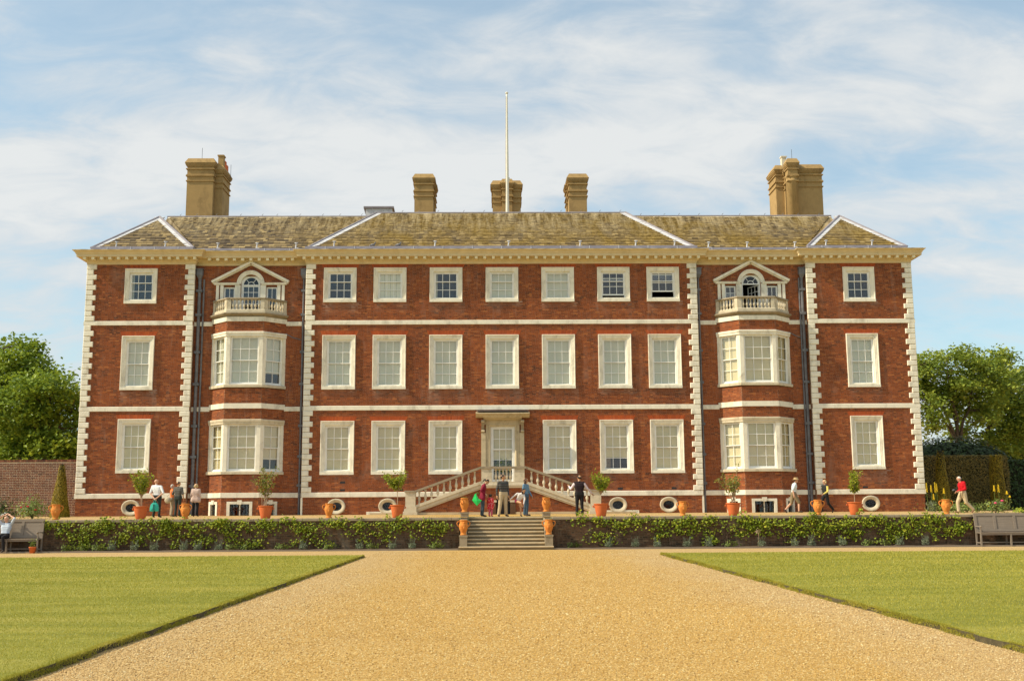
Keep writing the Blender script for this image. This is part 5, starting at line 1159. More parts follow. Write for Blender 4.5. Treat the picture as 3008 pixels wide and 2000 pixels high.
# low plants along the foot of the wall
ORD = ['nearest', 'second', 'third', 'fourth', 'fifth', 'sixth', 'seventh', 'eighth', 'ninth', 'tenth', 'eleventh', 'twelfth', 'thirteenth', 'fourteenth', 'fifteenth', 'sixteenth', 'seventeenth', 'eighteenth']; CNT = {}
def bed_plant(x, kind, seed):
    sd_ = 'left' if x < 0 else 'right'; k_ = CNT.get((kind, sd_), 0); CNT[(kind, sd_)] = k_+1; wh = '%s %s of the garden steps' % (ORD[k_], sd_)
    r = np.random.default_rng(seed); y = 46.5+r.uniform(0, 0.22)
    if kind == 'lavender':
        o = thing('lavender_plant', 'spiky grey-green lavender clump at the wall foot, '+wh, 'plant', (x, y, 0.05), 0, 'lavender clumps in the bed')
        n = 150; a = r.uniform(0, 6.28, n); q = r.uniform(0, 1, n)**0.7; C = np.stack([0.17*q*np.cos(a), 0.13*q*np.sin(a), 0.03+r.uniform(0.02, 0.2, n)], 1); obj('leaves', leaf_mesh('leaves', C, 0.022, -0.25, 6.0, seed=seed), 'leaf_grey', o)
        st = MB()
        for k in range(14): a_ = r.uniform(0, 6.28); st.tube([(0, 0, 0.08), (0.10*math.cos(a_), 0.06*math.sin(a_), 0.26), (0.17*math.cos(a_), 0.1*math.sin(a_), 0.28+r.uniform(0, 0.2))], [0.005, 0.004, 0.009], 4)
        st.build('flower_spikes', 'leaf_grey', o)
    elif kind == 'herb':
        o = thing('leafy_plant', 'low leafy green plant below the vines, '+wh, 'plant', (x, y, 0.04), 0, 'leafy plants in the bed')
        n = 110; C = r.normal(0, 1, (n, 3))*np.array([0.14, 0.08, 0.07])+np.array([0, 0, 0.12]); C[:, 2] = np.abs(C[:, 2])+0.02; obj('leaves', leaf_mesh('leaves', C, 0.055, 0.3, 1.6, seed=seed), 'leaf_herb', o)
    else:
        o = thing('flowering_stem', 'tall thin stem with a pale pink flower head in the right bed', 'plant', (x, y, 0.04))
        MB().tube([(0, 0, 0), (0.01, 0, 0.3), (0.02, 0, 0.58)], 0.008, 5).build('stem', 'stem', o)
        C = r.normal(0, 1, (90, 3))*0.055+np.array([0.02, 0, 0.64]); obj('flower_head', leaf_mesh('flower_head', C, 0.03, 0.4, 1.2, seed=seed), 'stem', o)
    return o
rb = np.random.default_rng(77); sd = 100
for s in (-1, 1):
    x = 2.9
    while x < 19.2:
        bed_plant(s*x, 'lavender' if rb.uniform() < 0.5 else 'herb', sd); sd += 1; x += rb.uniform(0.45, 1.5)
bed_plant(10.7, 'stem', 99)

# ---------------------------------------------------------------- garden wall, topiary, hedges, flowers
gw = thing('garden_wall', 'high brick garden wall with pale mortar joints left of the house', 'wall', (-30, 57.9, TZ1), fixed=True)
MB().box(-60, -22.1, 57.9, 58.25, TZ1-0.05, 4.28).build('wall', 'pale_mortar', gw)
bs = BrickSet(); bs.wall((0, 57.9, 0), (1, 0, 0), (0, -1, 0), -60, -22.1, TZ1, 4.22, joint=0.026, ch=0.088, proud=0.012, jit=0.006); bs.build('brick', 'garden_brick', gw)
mb = MB()
for k in range(336): x = -60+k*0.1125; mb.cur = float(RNG.uniform(0, 1)); mb.box(x, x+0.10, 57.86, 58.28, 4.285, 4.40+RNG.normal(0, 0.006))
cp = mb.build('coping_brick', 'garden_brick', gw, kind='stuff')
def surface_leaves(name, P, Nn, size, mt, parent, seed, fuzz=0.03):
    r = np.random.default_rng(seed); P = P+r.normal(0, fuzz, P.shape); return obj(name, leaf_mesh(name, P, size, 0.15, 1.5, seed=seed, dirs=Nn*1.2), mt, parent)
def cone(name, label, p, h, r0, r1, mt, seed, n=5000, group=None):
    r = np.random.default_rng(seed); o = thing(name, label, 'topiary', p, 0, group)
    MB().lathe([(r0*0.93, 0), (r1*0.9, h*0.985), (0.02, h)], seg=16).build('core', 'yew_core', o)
    t = 1-np.sqrt(r.uniform(0, 1, n))*0.999 if r1 < r0*0.5 else r.uniform(0, 1, n); a = r.uniform(0, 6.28, n); rad = r0+(r1-r0)*t+0.02*np.sin(3*a+t*9)
    P = np.stack([rad*np.cos(a), rad*np.sin(a), t*h], 1); Nn = np.stack([np.cos(a), np.sin(a), np.full(n, 0.2)], 1)
    surface_leaves('foliage', P, Nn, 0.034, mt, o, seed, 0.015); return o
p = at(175, 1500, 55.0); cone('yew_cone', 'tall clipped yew cone in front of the garden wall', (p.x, 55.0, tz(55)), 2.62, 0.46, 0.10, 'leaf_yew', 51, 15000)
p = at(2763, 1400, 58.0); cone('yew_column', 'slim clipped yew column at the corner of the house, before the hedge', (p.x+0.05, 58.0, TZ1), at(2763, 1322, 58).z-TZ1, 0.42, 0.16, 'leaf_yew', 52, 13000)
p = at(2928, 1400, 60.0); cone('yew_column', 'clipped yew column at the outer end of the hedge', (p.x, 60.0, TZ1), at(2928, 1336, 60).z-TZ1, 0.42, 0.30, 'leaf_yew', 53, 13000)
def hedge(name, label, x0, x1, y0, y1, z1, mt, seed, dens=900, size=0.06):
    r = np.random.default_rng(seed); o = thing(name, label, 'hedge', ((x0+x1)/2, y0, TZ1)); cx = (x0+x1)/2; h = z1-TZ1
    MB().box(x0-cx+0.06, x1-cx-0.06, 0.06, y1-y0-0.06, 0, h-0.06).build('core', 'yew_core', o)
    PL, NL = [], []
    for (ax, area) in (('f', (x1-x0)*h), ('t', (x1-x0)*(y1-y0)), ('l', (y1-y0)*h), ('r', (y1-y0)*h)):
        n = int(area*dens); u, v = r.uniform(0, 1, n), r.uniform(0, 1, n)
        if ax == 'f': P = np.stack([x0-cx+u*(x1-x0), 0*u, v*h], 1); q = (0, -1, 0)
        elif ax == 't': P = np.stack([x0-cx+u*(x1-x0), v*(y1-y0), 0*u+h], 1); q = (0, 0, 1)
        else: P = np.stack([0*u+(x0-cx if ax == 'l' else x1-cx), u*(y1-y0), v*h], 1); q = (-1 if ax == 'l' else 1, 0, 0)
        P += 0.05*np.sin(P[:, [2, 0, 1]]*1.7+seed); PL.append(P); NL.append(np.tile(np.array(q, float), (n, 1)))
    surface_leaves('foliage', np.concatenate(PL), np.concatenate(NL), size, mt, o, seed, 0.025); return o
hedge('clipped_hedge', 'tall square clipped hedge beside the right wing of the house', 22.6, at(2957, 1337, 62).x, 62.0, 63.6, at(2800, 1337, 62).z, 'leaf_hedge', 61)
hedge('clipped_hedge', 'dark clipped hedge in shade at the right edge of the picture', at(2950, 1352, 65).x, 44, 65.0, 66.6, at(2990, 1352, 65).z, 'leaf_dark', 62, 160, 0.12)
# domed yew behind the hedge
pd = at(2800, 1290, 72); o = thing('domed_yew', 'wide dark green yew with a smooth domed top rising behind the hedge', 'tree', (pd.x, 72.0, TZ1)); hd = pd.z-TZ1
r = np.random.default_rng(63); n = 11000; v = r.normal(0, 1, (n, 3)); v[:, 2] = np.abs(v[:, 2]); v /= np.linalg.norm(v, axis=1)[:, None]
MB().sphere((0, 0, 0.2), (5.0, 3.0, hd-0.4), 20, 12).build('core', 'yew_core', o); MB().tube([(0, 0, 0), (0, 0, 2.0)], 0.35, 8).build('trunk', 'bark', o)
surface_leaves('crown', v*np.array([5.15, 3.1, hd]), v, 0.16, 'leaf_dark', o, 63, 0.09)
def flower_bush(name, label, p, w, h, mt, blooms, seed, n=420, cat='plant'):
    r = np.random.default_rng(seed); o = thing(name, label, cat, p)
    C = r.normal(0, 1, (n, 3))*np.array([w*0.4, w*0.3, h*0.26])+np.array([0, 0, h*0.52]); C[:, 2] = np.clip(C[:, 2], 0.02, h*1.1)
    obj('leaves', leaf_mesh('leaves', C, 0.075, 0.4, 1.5, seed=seed), mt, o)
    st = MB()
    for k in range(8): a = r.uniform(0, 6.28); st.tube([(0, 0, 0), (w*0.3*math.cos(a), w*0.2*math.sin(a), h*0.8)], 0.012, 4)
    st.build('stems', 'vine_stem', o)
    for (x, z, rad, m_) in blooms:
        f = MB()
        for k in range(6): a = k*1.05; f.sphere((x+rad*0.5*math.cos(a), -w*0.33+rad*0.4*math.sin(a), z+rad*0.15*(k % 2)), (rad*0.62, rad*0.62, rad*0.5), 7, 5)
        f.sphere((x, -w*0.33, z+rad*0.15), rad*0.6, 7, 5).build('bloom', m_, o)
    return o
p = at(95, 1510, 49.5); flower_bush('rose_bush', 'rose bush with three red blooms behind the left bench', (p.x, 49.5, tz(49.5)), 1.1, 0.75, 'leaf_herb', [(-0.33, 0.52, 0.06, 'flower_red'), (-0.06, 0.56, 0.055, 'flower_red'), (0.28, 0.42, 0.06, 'flower_red')], 71, 520)
p = at(100, 1470, 51.0); flower_bush('tall_shrub', 'taller green shrub by the garden wall behind the rose bush', (p.x, 51.0, tz(51)), 0.55, 1.0, 'leaf_herb', [], 72, 300)
p = at(20, 1505, 49.0); flower_bush('white_flowers', 'small clump of white flowers at the far left', (p.x, 49.0, tz(49)), 0.5, 0.4, 'leaf_dark', [(-0.08, 0.22, 0.045, 'flower_white'), (0.02, 0.28, 0.04, 'flower_white'), (-0.14, 0.2, 0.04, 'flower_white')], 73, 200)
p = at(5, 1480, 52.0); flower_bush('dark_shrub', 'dark green shrub by the garden wall at the far left', (p.x, 52.0, tz(52)), 0.8, 0.9, 'leaf_dark', [], 74, 350)
p = at(2925, 1505, 50.0); flower_bush('peony_bush', 'peony bush with two pink blooms behind the right bench', (p.x, 50.0, tz(50)), 0.75, 0.58, 'leaf_herb', [(-0.10, 0.45, 0.06, 'flower_pink'), (0.22, 0.55, 0.065, 'flower_pink'), (-0.42, 0.32, 0.03, 'flower_yellow'), (-0.34, 0.45, 0.03, 'flower_yellow')], 75, 420)
p = at(2860, 1505, 51.0); flower_bush('low_foliage', 'low mixed foliage on the terrace behind the man in the red jumper', (p.x, 52.0, tz(52)), 1.9, 0.42, 'leaf_herb', [], 76, 500)
p = at(2810, 1505, 53.0); flower_bush('yellow_variegated_plant', 'leafy plant with yellow edges beside the last urn on the right', (p.x, 52.5, tz(52.5)), 0.8, 0.5, 'leaf_herb', [(0.1, 0.42, 0.04, 'flower_yellow')], 77, 260)
p = at(2985, 1507, 48.6); flower_bush('trailing_plant', 'yellow-green plant trailing over the coping above the right bench', (p.x, 47.7, 1.34), 0.9, 0.24, 'leaf_vine', [], 78, 220)
def spikes(label, p, items, seed):
    r = np.random.default_rng(seed); o = thing('yellow_flower_spikes', label, 'flowers', p)
    for (x, z0, z1) in items:
        st = MB().tube([(x*0.5, 0, 0), (x, 0, z0*0.6), (x, 0, z1)], [0.012, 0.011, 0.008], 5).build('stem', 'leaf_herb', o)
        f = MB()
        for k in range(26):
            t = k/25; a = k*2.4; rad = 0.038*(1-0.55*t); f.sphere((x+rad*math.cos(a), rad*math.sin(a), z0+(z1-z0)*t), (0.02*(1-0.4*t), 0.02*(1-0.4*t), 0.02), 5, 4)
        f.build('flower_spike', 'flower_yellow', o)
    n = 160; a = r.uniform(0, 6.28, n); C = np.stack([0.3*r.uniform(0, 1, n)*np.cos(a), 0.2*np.sin(a)*r.uniform(0, 1, n), r.uniform(0.05, 0.5, n)], 1)
    obj('leaves', leaf_mesh('leaves', C, 0.03, -0.2, 7, seed=seed), 'leaf_grey', o); return o
p = at(2738, 1503, 54.0); spikes('clump of tall yellow flower spikes at the corner of the house', (p.x, 54.0, tz(54)), [(-0.2, 0.98, 1.42), (0.02, 0.98, 1.30), (0.22, 0.95, 1.45), (0.30, 1.0, 1.38), (0.12, 0.6, 0.88), (0.65, 0.9, 1.15)], 81)
p = at(2932, 1503, 54.0); spikes('clump of yellow flower spikes at the foot of the outer yew column', (p.x, 54.0, tz(54)), [(-0.12, 1.0, 1.28), (0.10, 0.95, 1.32), (0.50, 0.85, 1.0), (0.63, 0.7, 0.78)], 82)

# ---------------------------------------------------------------- trees
def tree(name, label, base, blobs, trunk_r, mt, seed, n_clump, per, leaf, spread, forks=None, flat=0.6):
    r = np.random.default_rng(seed); o = thing(name, label, 'tree', base); cl = []
    vol = np.array([b[3]*b[4]*b[5] for b in blobs]); vol = vol/vol.sum()
    for b, v in zip(blobs, vol):
        k = max(3, int(n_clump*v)); u = r.normal(0, 1, (k, 3)); u /= np.linalg.norm(u, axis=1)[:, None]; u *= (r.uniform(0.25, 1, k)**0.45)[:, None]
        cl.append(u*np.array(b[3:6])+np.array(b[:3]))
    cl = np.concatenate(cl); top = cl[:, 2].max()
    tb = MB(); fz = forks or top*0.4
    tb.tube([(0, 0, -0.2), (0.05, 0, fz*0.5), (0, 0.1, fz)], [trunk_r*1.25, trunk_r, trunk_r*0.8], 9); tb.build('trunk', 'bark', o)
    lb = MB(); LP_ = []
    for bi, b_ in enumerate(blobs):      # leaders run up into each mass of the crown, limbs leave them along the way
        s0 = Vector((0, 0.08, fz*0.97)); e = Vector(b_[:3])+Vector((0, 0, b_[5]*0.55)); q = [s0]
        for k in range(1, 7): t_ = k/6; q.append(s0+Vector(((e.x-s0.x)*t_**1.3, (e.y-s0.y)*t_, (e.z-s0.z)*t_**0.9))+Vector((r.normal(0, 0.12), r.normal(0, 0.12), 0)))
        lb.tube(q, [trunk_r*(0.62-0.55*k/6) for k in range(7)], 6); LP_ += [(v_, k) for k, v_ in enumerate(q)]
    for c in cl[r.permutation(len(cl))[:min(len(cl), 70)]]:
        c = Vector(c); s0, k = min(LP_, key=lambda v_: (v_[0]-c).length+max(0, v_[0].z-c.z+0.4)*1.5); m_ = s0+(c-s0)*0.5+Vector((r.normal(0, 0.15), r.normal(0, 0.15), -0.12))
        lb.tube([s0, m_, c], [trunk_r*0.16, trunk_r*0.11, 0.015], 5)
    lb.build('limbs', 'bark', o)
    P, T, Dn = [], [], []
    for c in cl:
        k = int(per*r.uniform(0.6, 1.4)); q = r.normal(0, 1, (k, 3))*np.array([spread, spread, spread*flat]); P.append(q+c)
        T.append(np.clip(r.normal(0.48, 0.18, k)+0.22*r.normal(), 0, 1))
    obj('crown', leaf_mesh('crown', np.concatenate(P), leaf, 0.55, 1.35, np.concatenate(T), seed), mt, o); return o
tree('broadleaf_tree', 'tallest dense green tree at the left edge behind the garden wall', (-37.8, 84, TZ1), [(-0.3,0,11.0,3.8,3.4,3.1), (-1.2,0,6.2,5.2,4,3.6), (3.0,0,5.8,3.2,3,2.8), (0.8,-1,9.0,3.6,3,2.6)], 0.45, 'leaf_tree', 201, 240, 105, 0.25, 0.55)
tree('broadleaf_tree', 'lower green tree between the tall tree and the left corner of the house', (-31.3, 76, TZ1), [(0.1,0,8.2,2.2,2.4,1.9), (-2.4,0,7.2,2.4,2.4,2.3), (1.4,0,5.6,1.9,2.2,2.4), (-0.5,0,3.6,3.4,2.6,2.4)], 0.3, 'leaf_tree', 202, 190, 95, 0.22, 0.48)
tree('background_tree', 'dark foliage of a tree low behind the garden wall', (-34.5, 90, TZ1), [(0,0,3.6,7,3,3.2), (5,0,3.4,4.5,3,3.0)], 0.3, 'leaf_tree', 203, 150, 90, 0.30, 0.7)
tree('ash_tree', 'airy tree with visible dark trunk and limbs right of the house', (at(2818, 1300, 84).x, 84, TZ1), [(-0.6,0,10.4,3.8,3,2.3), (-2.8,0,7.9,2.0,2.4,2.4), (1.9,0,9.0,2.6,2.4,2.6), (0,0.8,8.6,2.2,2,1.6), (-3.2,0,10.0,1.6,2,1.9)], 0.24, 'leaf_ash', 204, 190, 84, 0.21, 0.42, 4.6)
tree('ash_tree', 'slender airy tree with a leaning trunk right of the taller airy tree', (at(2905, 1300, 88).x, 88, TZ1), [(0.9,0,11.4,2.0,2.2,1.9), (0.3,0,8.8,2.4,2.2,2.0), (2.8,0,8.0,2.4,2.2,2.4), (2.4,0,5.2,2.6,2,1.8), (-1.6,0,5.4,2.2,2,1.3)], 0.18, 'leaf_ash', 205, 170, 80, 0.21, 0.42, 6.4)
tree('broadleaf_tree', 'leafy tree cut off by the right edge of the picture', (at(3010, 1300, 92).x, 92, TZ1), [(-0.2,0,9.4,2.8,2.4,2.6), (-0.5,0,5.2,3.2,2.6,2.6), (2.5,0,8.0,3.0,2.6,3.2)], 0.3, 'leaf_ash', 206, 150, 85, 0.24, 0.5)
tree('background_tree', 'dark low trees behind the domed yew on the right', (at(2790, 1300, 102).x, 102, TZ1), [(-2,0,3.4,5,3,2.6), (4,0,3.2,5,3,2.8), (10,0,4.6,5,3,3.8)], 0.3, 'leaf_tree', 207, 170, 70, 0.33, 0.75)

# ---------------------------------------------------------------- people
def cmat(name, col, rough=0.85, var=0.10):
    if name not in M: M[name] = simple(name, col, var, 9, rough, 0.25, coord='Object')
    return M[name]
SK = cmat('skin', (0.60, 0.34, 0.23), 0.55, 0.06); SK2 = cmat('skin_warm', (0.52, 0.29, 0.17), 0.55, 0.06)
m, t, b = mat('striped_knit'); zz = nd(t, 'ShaderNodeSeparateXYZ'); tcn = nd(t, 'ShaderNodeTexCoord'); t.links.new(tcn.outputs['Object'], zz.inputs[0])
md = nd(t, 'ShaderNodeMath', operation='FRACT'); ml = nd(t, 'ShaderNodeMath', operation='MULTIPLY', i_1=9.0); t.links.new(zz.outputs['Z'], ml.inputs[0]); t.links.new(ml.outputs[0], md.inputs[0])
t.links.new(ramp(t, md.outputs[0], [(0.0, (0.025, 0.03, 0.03)), (0.30, (0.02, 0.045, 0.04)), (0.44, (0.26, 0.24, 0.20)), (0.54, (0.05, 0.025, 0.03)), (0.85, (0.03, 0.05, 0.045)), (0.95, (0.20, 0.19, 0.17))], 'CONSTANT'), b.inputs['Base Color']); b.inputs['Roughness'].default_value = 0.9; M['striped_knit'] = m
m, t, b = mat('red_print'); v = nd(t, 'ShaderNodeTexVoronoi', i_Scale=16.0); t.links.new(nd(t, 'ShaderNodeTexCoord').outputs['Object'], v.inputs['Vector'])
t.links.new(ramp(t, v.outputs['Distance'], [(0.0, (0.75, 0.45, 0.42)), (0.28, (0.72, 0.30, 0.30)), (0.36, (0.62, 0.02, 0.035)), (1, (0.55, 0.012, 0.03))]), b.inputs['Base Color']); b.inputs['Roughness'].default_value = 0.8; M['red_print'] = m

def capsule(mb, p0, r0, p1, r1, seg=10):
    p0, p1 = Vector(p0), Vector(p1); d = p1-p0; L_ = d.length
    if L_ < 1e-4: mb.sphere(p0, max(r0, r1), seg, 8); return
    d.normalize(); pts, rr = [], []
    for k in range(5): a = math.pi/2*k/4; pts.append(p0-d*r0*math.cos(a)); rr.append(max(r0*math.sin(a), r0*0.06))
    for k in range(5): a = math.pi/2*(1-k/4); pts.append(p1+d*r1*math.cos(a)); rr.append(max(r1*math.sin(a), r1*0.06))
    mb.tube(pts, rr, seg)
BASE = dict(pel=(0,0,0.95), chest=(0,0.0,1.30), neck=(0,0.01,1.47), head=(0,-0.01,1.635),
            shL=(-0.185,0,1.42), elL=(-0.235,0.03,1.13), wrL=(-0.235,-0.05,0.89), shR=(0.185,0,1.42), elR=(0.235,0.03,1.13), wrR=(0.235,-0.05,0.89),
            hiL=(-0.095,0,0.92), knL=(-0.105,-0.02,0.50), anL=(-0.11,0.02,0.085), toL=(-0.125,-0.15,0.035), hiR=(0.095,0,0.92), knR=(0.105,-0.02,0.50), anR=(0.11,0.02,0.085), toR=(0.125,-0.15,0.035))
def person(label, loc, rz, H, cols, pose=None, build=1.0, hair=None, hair_col=None, look=0.0, nod=0.0, sleeves='long', legs='long', coat=0.0, trouser=1.0, child=False):
    J = {k: Vector(v) for k, v in BASE.items()}
    for k, v in (pose or {}).items(): J[k] = Vector(v)
    S = H/1.75; segs = []
    hs = 1.28 if child else 1.0
    def seg_(a, ra, b_, rb, tg): segs.append((Vector(a), ra, Vector(b_), rb, tg))
    side = (J['shR']-J['shL']).normalized(); hside = (J['hiR']-J['hiL']).normalized(); B = build
    pel, ch, nk = J['pel'], J['chest'], J['neck']
    for t, hw, rad, tg in ((-0.10, 0.085, 0.108, 'top' if coat else 'bottom'), (0.08, 0.082, 0.105, 'top' if coat else 'bottom'), (0.28, 0.070, 0.098, 'top'), (0.5, 0.068, 0.098, 'top'), (0.72, 0.082, 0.105, 'top'), (0.95, 0.10, 0.108, 'top'), (1.15, 0.105, 0.095, 'top')):
        c = pel+(ch-pel)*t; sd_ = (hside*(1-max(0, min(1, t)))+side*max(0, min(1, t))).normalized(); seg_(c-sd_*hw*B, rad*B, c+sd_*hw*B, rad*B, tg)
    sc_ = (J['shL']+J['shR'])*0.5
    seg_(J['shL'], 0.062*B, J['shR'], 0.062*B, 'top'); seg_(sc_, 0.075, nk, 0.058, 'top'); 
    fwd = Vector((math.sin(look), -math.cos(look), 0)); hup = (Vector((0, 0, 1))*math.cos(nod)+fwd*math.sin(nod)); hf = (fwd*math.cos(nod)-Vector((0, 0, 1))*math.sin(nod)); hr = hf.cross(hup)
    hd_ = J['head']
    seg_(nk-Vector((0, 0, 0.02)), 0.053, hd_-hup*0.06, 0.052, 'skin')
    seg_(hd_+hup*0.03-hf*0.02, 0.088*hs, hd_+hup*0.028+hf*0.012, 0.084*hs, 'skin'); seg_(hd_-hup*0.045+hf*0.03, 0.060*hs, hd_-hup*0.075+hf*0.045, 0.042*hs, 'skin')
    seg_(hd_+hup*0.015+hf*0.090, 0.010, hd_-hup*0.022+hf*0.105*hs, 0.015, 'skin')
    for q in (-1, 1): seg_(hd_+hr*q*0.084*hs-hup*0.018, 0.013, hd_+hr*q*0.090*hs+hup*0.018-hf*0.01, 0.015, 'skin')
    for q in 'LR':
        sh, el, wr = J['sh'+q], J['el'+q], J['wr'+q]
        seg_(sh, 0.060*B, el, 0.048*B, 'sleeve' if sleeves != 'none' else 'skin'); lo = 'sleeve' if sleeves == 'long' else 'skin'; f = 1.15 if sleeves == 'long' else 0.95
        seg_(el, 0.043*f, wr, 0.032*f, lo)
        d = (wr-el).normalized(); ac = d.orthogonal().normalized() if abs(d.z) < 0.9 else Vector((0, 1, 0)); ac = (ac-d*ac.dot(d)).normalized(); nn = d.cross(ac)
        pm = wr+d*0.075; seg_(wr+d*0.01, 0.030, pm, 0.026, 'skin'); seg_(wr+d*0.05-ac*0.018, 0.024, wr+d*0.05+ac*0.018, 0.024, 'skin')
        for fi, (o_, ln_) in enumerate(((-0.033, 0.062), (-0.011, 0.075), (0.011, 0.08), (0.033, 0.07))):
            a0 = pm+ac*o_+d*0.01; a1 = a0+d*ln_*0.55+nn*0.008; a2 = a1+d*ln_*0.42+nn*0.028; seg_(a0, 0.0105, a1, 0.010, 'skin'); seg_(a1, 0.010, a2, 0.0085, 'skin')
        seg_(wr+d*0.03-ac*0.025, 0.013, wr+d*0.07-ac*0.056+nn*0.015, 0.011, 'skin')
        hi, kn, an, to = J['hi'+q], J['kn'+q], J['an'+q], J['to'+q]
        up_t = 'bottom' if legs != 'bare' else 'skin'; seg_(hi, 0.095*B*trouser, kn, (0.072 if legs != 'bare' else 0.058)*trouser, up_t)
        if legs == 'long': seg_(kn, 0.070*trouser, an+Vector((0, 0, 0.02)), 0.062*trouser, 'bottom')
        else: seg_(kn, 0.055, kn+(an-kn)*0.35, 0.056, 'skin'); seg_(kn+(an-kn)*0.35, 0.056, an, 0.038, 'skin')
        seg_(an+Vector((0, 0, -0.015)), 0.045, to, 0.036, 'shoe')
    if coat:
        for k in range(3): c = pel-Vector((0, 0, coat*(k+1)/3)); hw = 0.10+0.015*k; seg_(c-hside*hw*B, 0.115*B, c+hside*hw*B, 0.115*B, 'top')
    mb = MB()
    for (a, ra, c, rb_, tg) in segs: capsule(mb, a*S, ra*S, c*S, rb_*S)
    me = mb.mesh('body_raw'); tmp = D.objects.new('body_raw', me); COL.objects.link(tmp)
    rm = tmp.modifiers.new('remesh', 'REMESH'); rm.mode = 'VOXEL'; rm.voxel_size = 0.0125*min(1, S+0.15); rm.use_smooth_shade = True
    sm = tmp.modifiers.new('smooth', 'SMOOTH'); sm.iterations = 3; sm.factor = 0.5
    dg = bpy.context.evaluated_depsgraph_get(); dg.update(); bm_ = D.meshes.new_from_object(tmp.evaluated_get(dg)); bm_.name = 'person'
    D.objects.remove(tmp); D.meshes.remove(me)
    bm_.materials.clear()
    tags = ['skin', 'top', 'sleeve', 'bottom', 'shoe']
    for tg in tags: bm_.materials.append(cols.get(tg, cols['top'] if tg == 'sleeve' else SK))
    n = len(bm_.polygons); C = np.zeros(n*3, np.float32); bm_.polygons.foreach_get('center', C); C = C.reshape(-1, 3)
    best = np.full(n, 1e9); idx = np.zeros(n, np.int32)
    for (a, ra, c, rb_, tg) in segs:
        a_, c_ = np.array(a)*S, np.array(c)*S; d = c_-a_; L2 = max((d*d).sum(), 1e-9); tt = np.clip(((C-a_)@d)/L2, 0, 1)
        q = np.linalg.norm(C-a_-tt[:, None]*d, axis=1)-(ra+(rb_-ra)*tt)*S; mk = q < best; best[mk] = q[mk]; idx[mk] = tags.index(tg)
    bm_.polygons.foreach_set('material_index', idx); bm_.polygons.foreach_set('use_smooth', np.full(n, True)); bm_.update()
    o = D.objects.new('person', bm_); COL.objects.link(o); o.location = loc; o.rotation_euler = (0, 0, rz); tag(o, label, 'person')
    hc = hd_*S
    for q in (-1, 1):      # eyes
        MB().sphere(hc+(hr*q*0.033*hs+hf*0.083*hs+hup*0.012)*S, (0.011*S, 0.011*S, 0.008*S), 6, 5).build('eye', cmat('eye', (0.02, 0.015, 0.012), 0.3), o)
    MB().tube([hc+(hr*-0.022+hf*0.083-hup*0.065)*S, hc+(hf*0.092-hup*0.067)*S, hc+(hr*0.022+hf*0.083-hup*0.065)*S], 0.006*S, 5).build('mouth', cmat('lips', (0.38, 0.13, 0.10), 0.5), o)
    if hair:
        hm = cmat(*hair_col); hb = MB()
        def blob(c, r, n_=12): hb.sphere(hc+c*S, tuple(x*S for x in r), n_, 9)
        if hair == 'short' or hair == 'long' or hair == 'bob' or hair == 'pony':
            rr = 0.0985*hs
            # cap of hair: upper and back part of a slightly larger head shell
            vs, fs = [], []; NA, NP = 18, 9
            for j in range(NP+1):
                for i in range(NA):
                    a = 2*math.pi*i/NA; front = math.cos(a)      # +1 towards the face
                    lim = R(62+62*(1-front)/2) if hair == 'short' else R(62+70*(1-front)/2)
                    ph = lim*j/NP; v_ = hup*math.cos(ph)+(hf*math.cos(a)+hr*math.sin(a))*math.sin(ph)
                    vs.append(hc+(v_*rr*((1.0+0.025*math.sin(5*a+j)) if j < NP else 0.92)+hup*0.016-hf*0.010)*S)
            fs = [(j*NA+i, j*NA+(i+1) % NA, (j+1)*NA+(i+1) % NA, (j+1)*NA+i) for j in range(NP) for i in range(NA)]
            hb.add(vs, fs)
        if hair in ('bob', 'long'):
            dn = 0.09 if hair == 'bob' else 0.19
            for q in (-1, -0.45, 0, 0.45, 1): c0 = hc+(hr*q*0.078-hf*(0.055-0.03*abs(q))+hup*0.0)*S; hb.tube([c0, c0+Vector((0, 0, -dn*0.6))*S, c0+Vector((0, 0, -dn))*S], [0.046*S, 0.044*S, 0.024*S], 8)
        if hair == 'pony': c0 = hc+(-hf*0.095+hup*0.03)*S; hb.sphere(c0, 0.028*S, 8, 6); hb.tube([c0, c0+(-hf*0.06-hup*0.04)*S, c0+(-hf*0.06-hup*0.16)*S], [0.03*S, 0.032*S, 0.014*S], 8)
        hb.build('hair', hm, o, True)
    return o, hc, hf, hup, hr, S
def P_(px, Y, dz=0.0): return Vector((at(px, 1515, Y).x, Y, tz(Y)+dz))
WALK = dict(knL=(-0.10,-0.22,0.52), anL=(-0.10,-0.20,0.09), toL=(-0.11,-0.37,0.05), knR=(0.10,0.10,0.50), anR=(0.10,0.42,0.17), toR=(0.10,0.36,0.035), wrL=(-0.26,0.06,0.90), elL=(-0.24,0.10,1.14), elR=(0.24,-0.04,1.13), wrR=(0.25,-0.22,0.93))
denim = cmat('dark_denim', (0.045, 0.065, 0.085)); blackc = cmat('black_cloth', (0.014, 0.013, 0.015)); dgreen = cmat('dark_green_trousers', (0.028, 0.038, 0.034)); khaki = cmat('khaki_trousers', (0.47, 0.37, 0.23)); shoe = cmat('dark_shoe', (0.05, 0.035, 0.03), 0.5); white = cmat('white_shirt', (0.72, 0.74, 0.76)); pinkw = cmat('pale_pink_shirt', (0.72, 0.60, 0.66))
BLK = ('black_hair', (0.018, 0.014, 0.012), 0.45); BRN = ('brown_hair', (0.075, 0.035, 0.02), 0.5); GRY = ('grey_hair', (0.42, 0.41, 0.38), 0.6); BLD = ('blond_hair', (0.55, 0.41, 0.20), 0.55); DKB = ('dark_brown_hair', (0.06, 0.042, 0.03), 0.5)
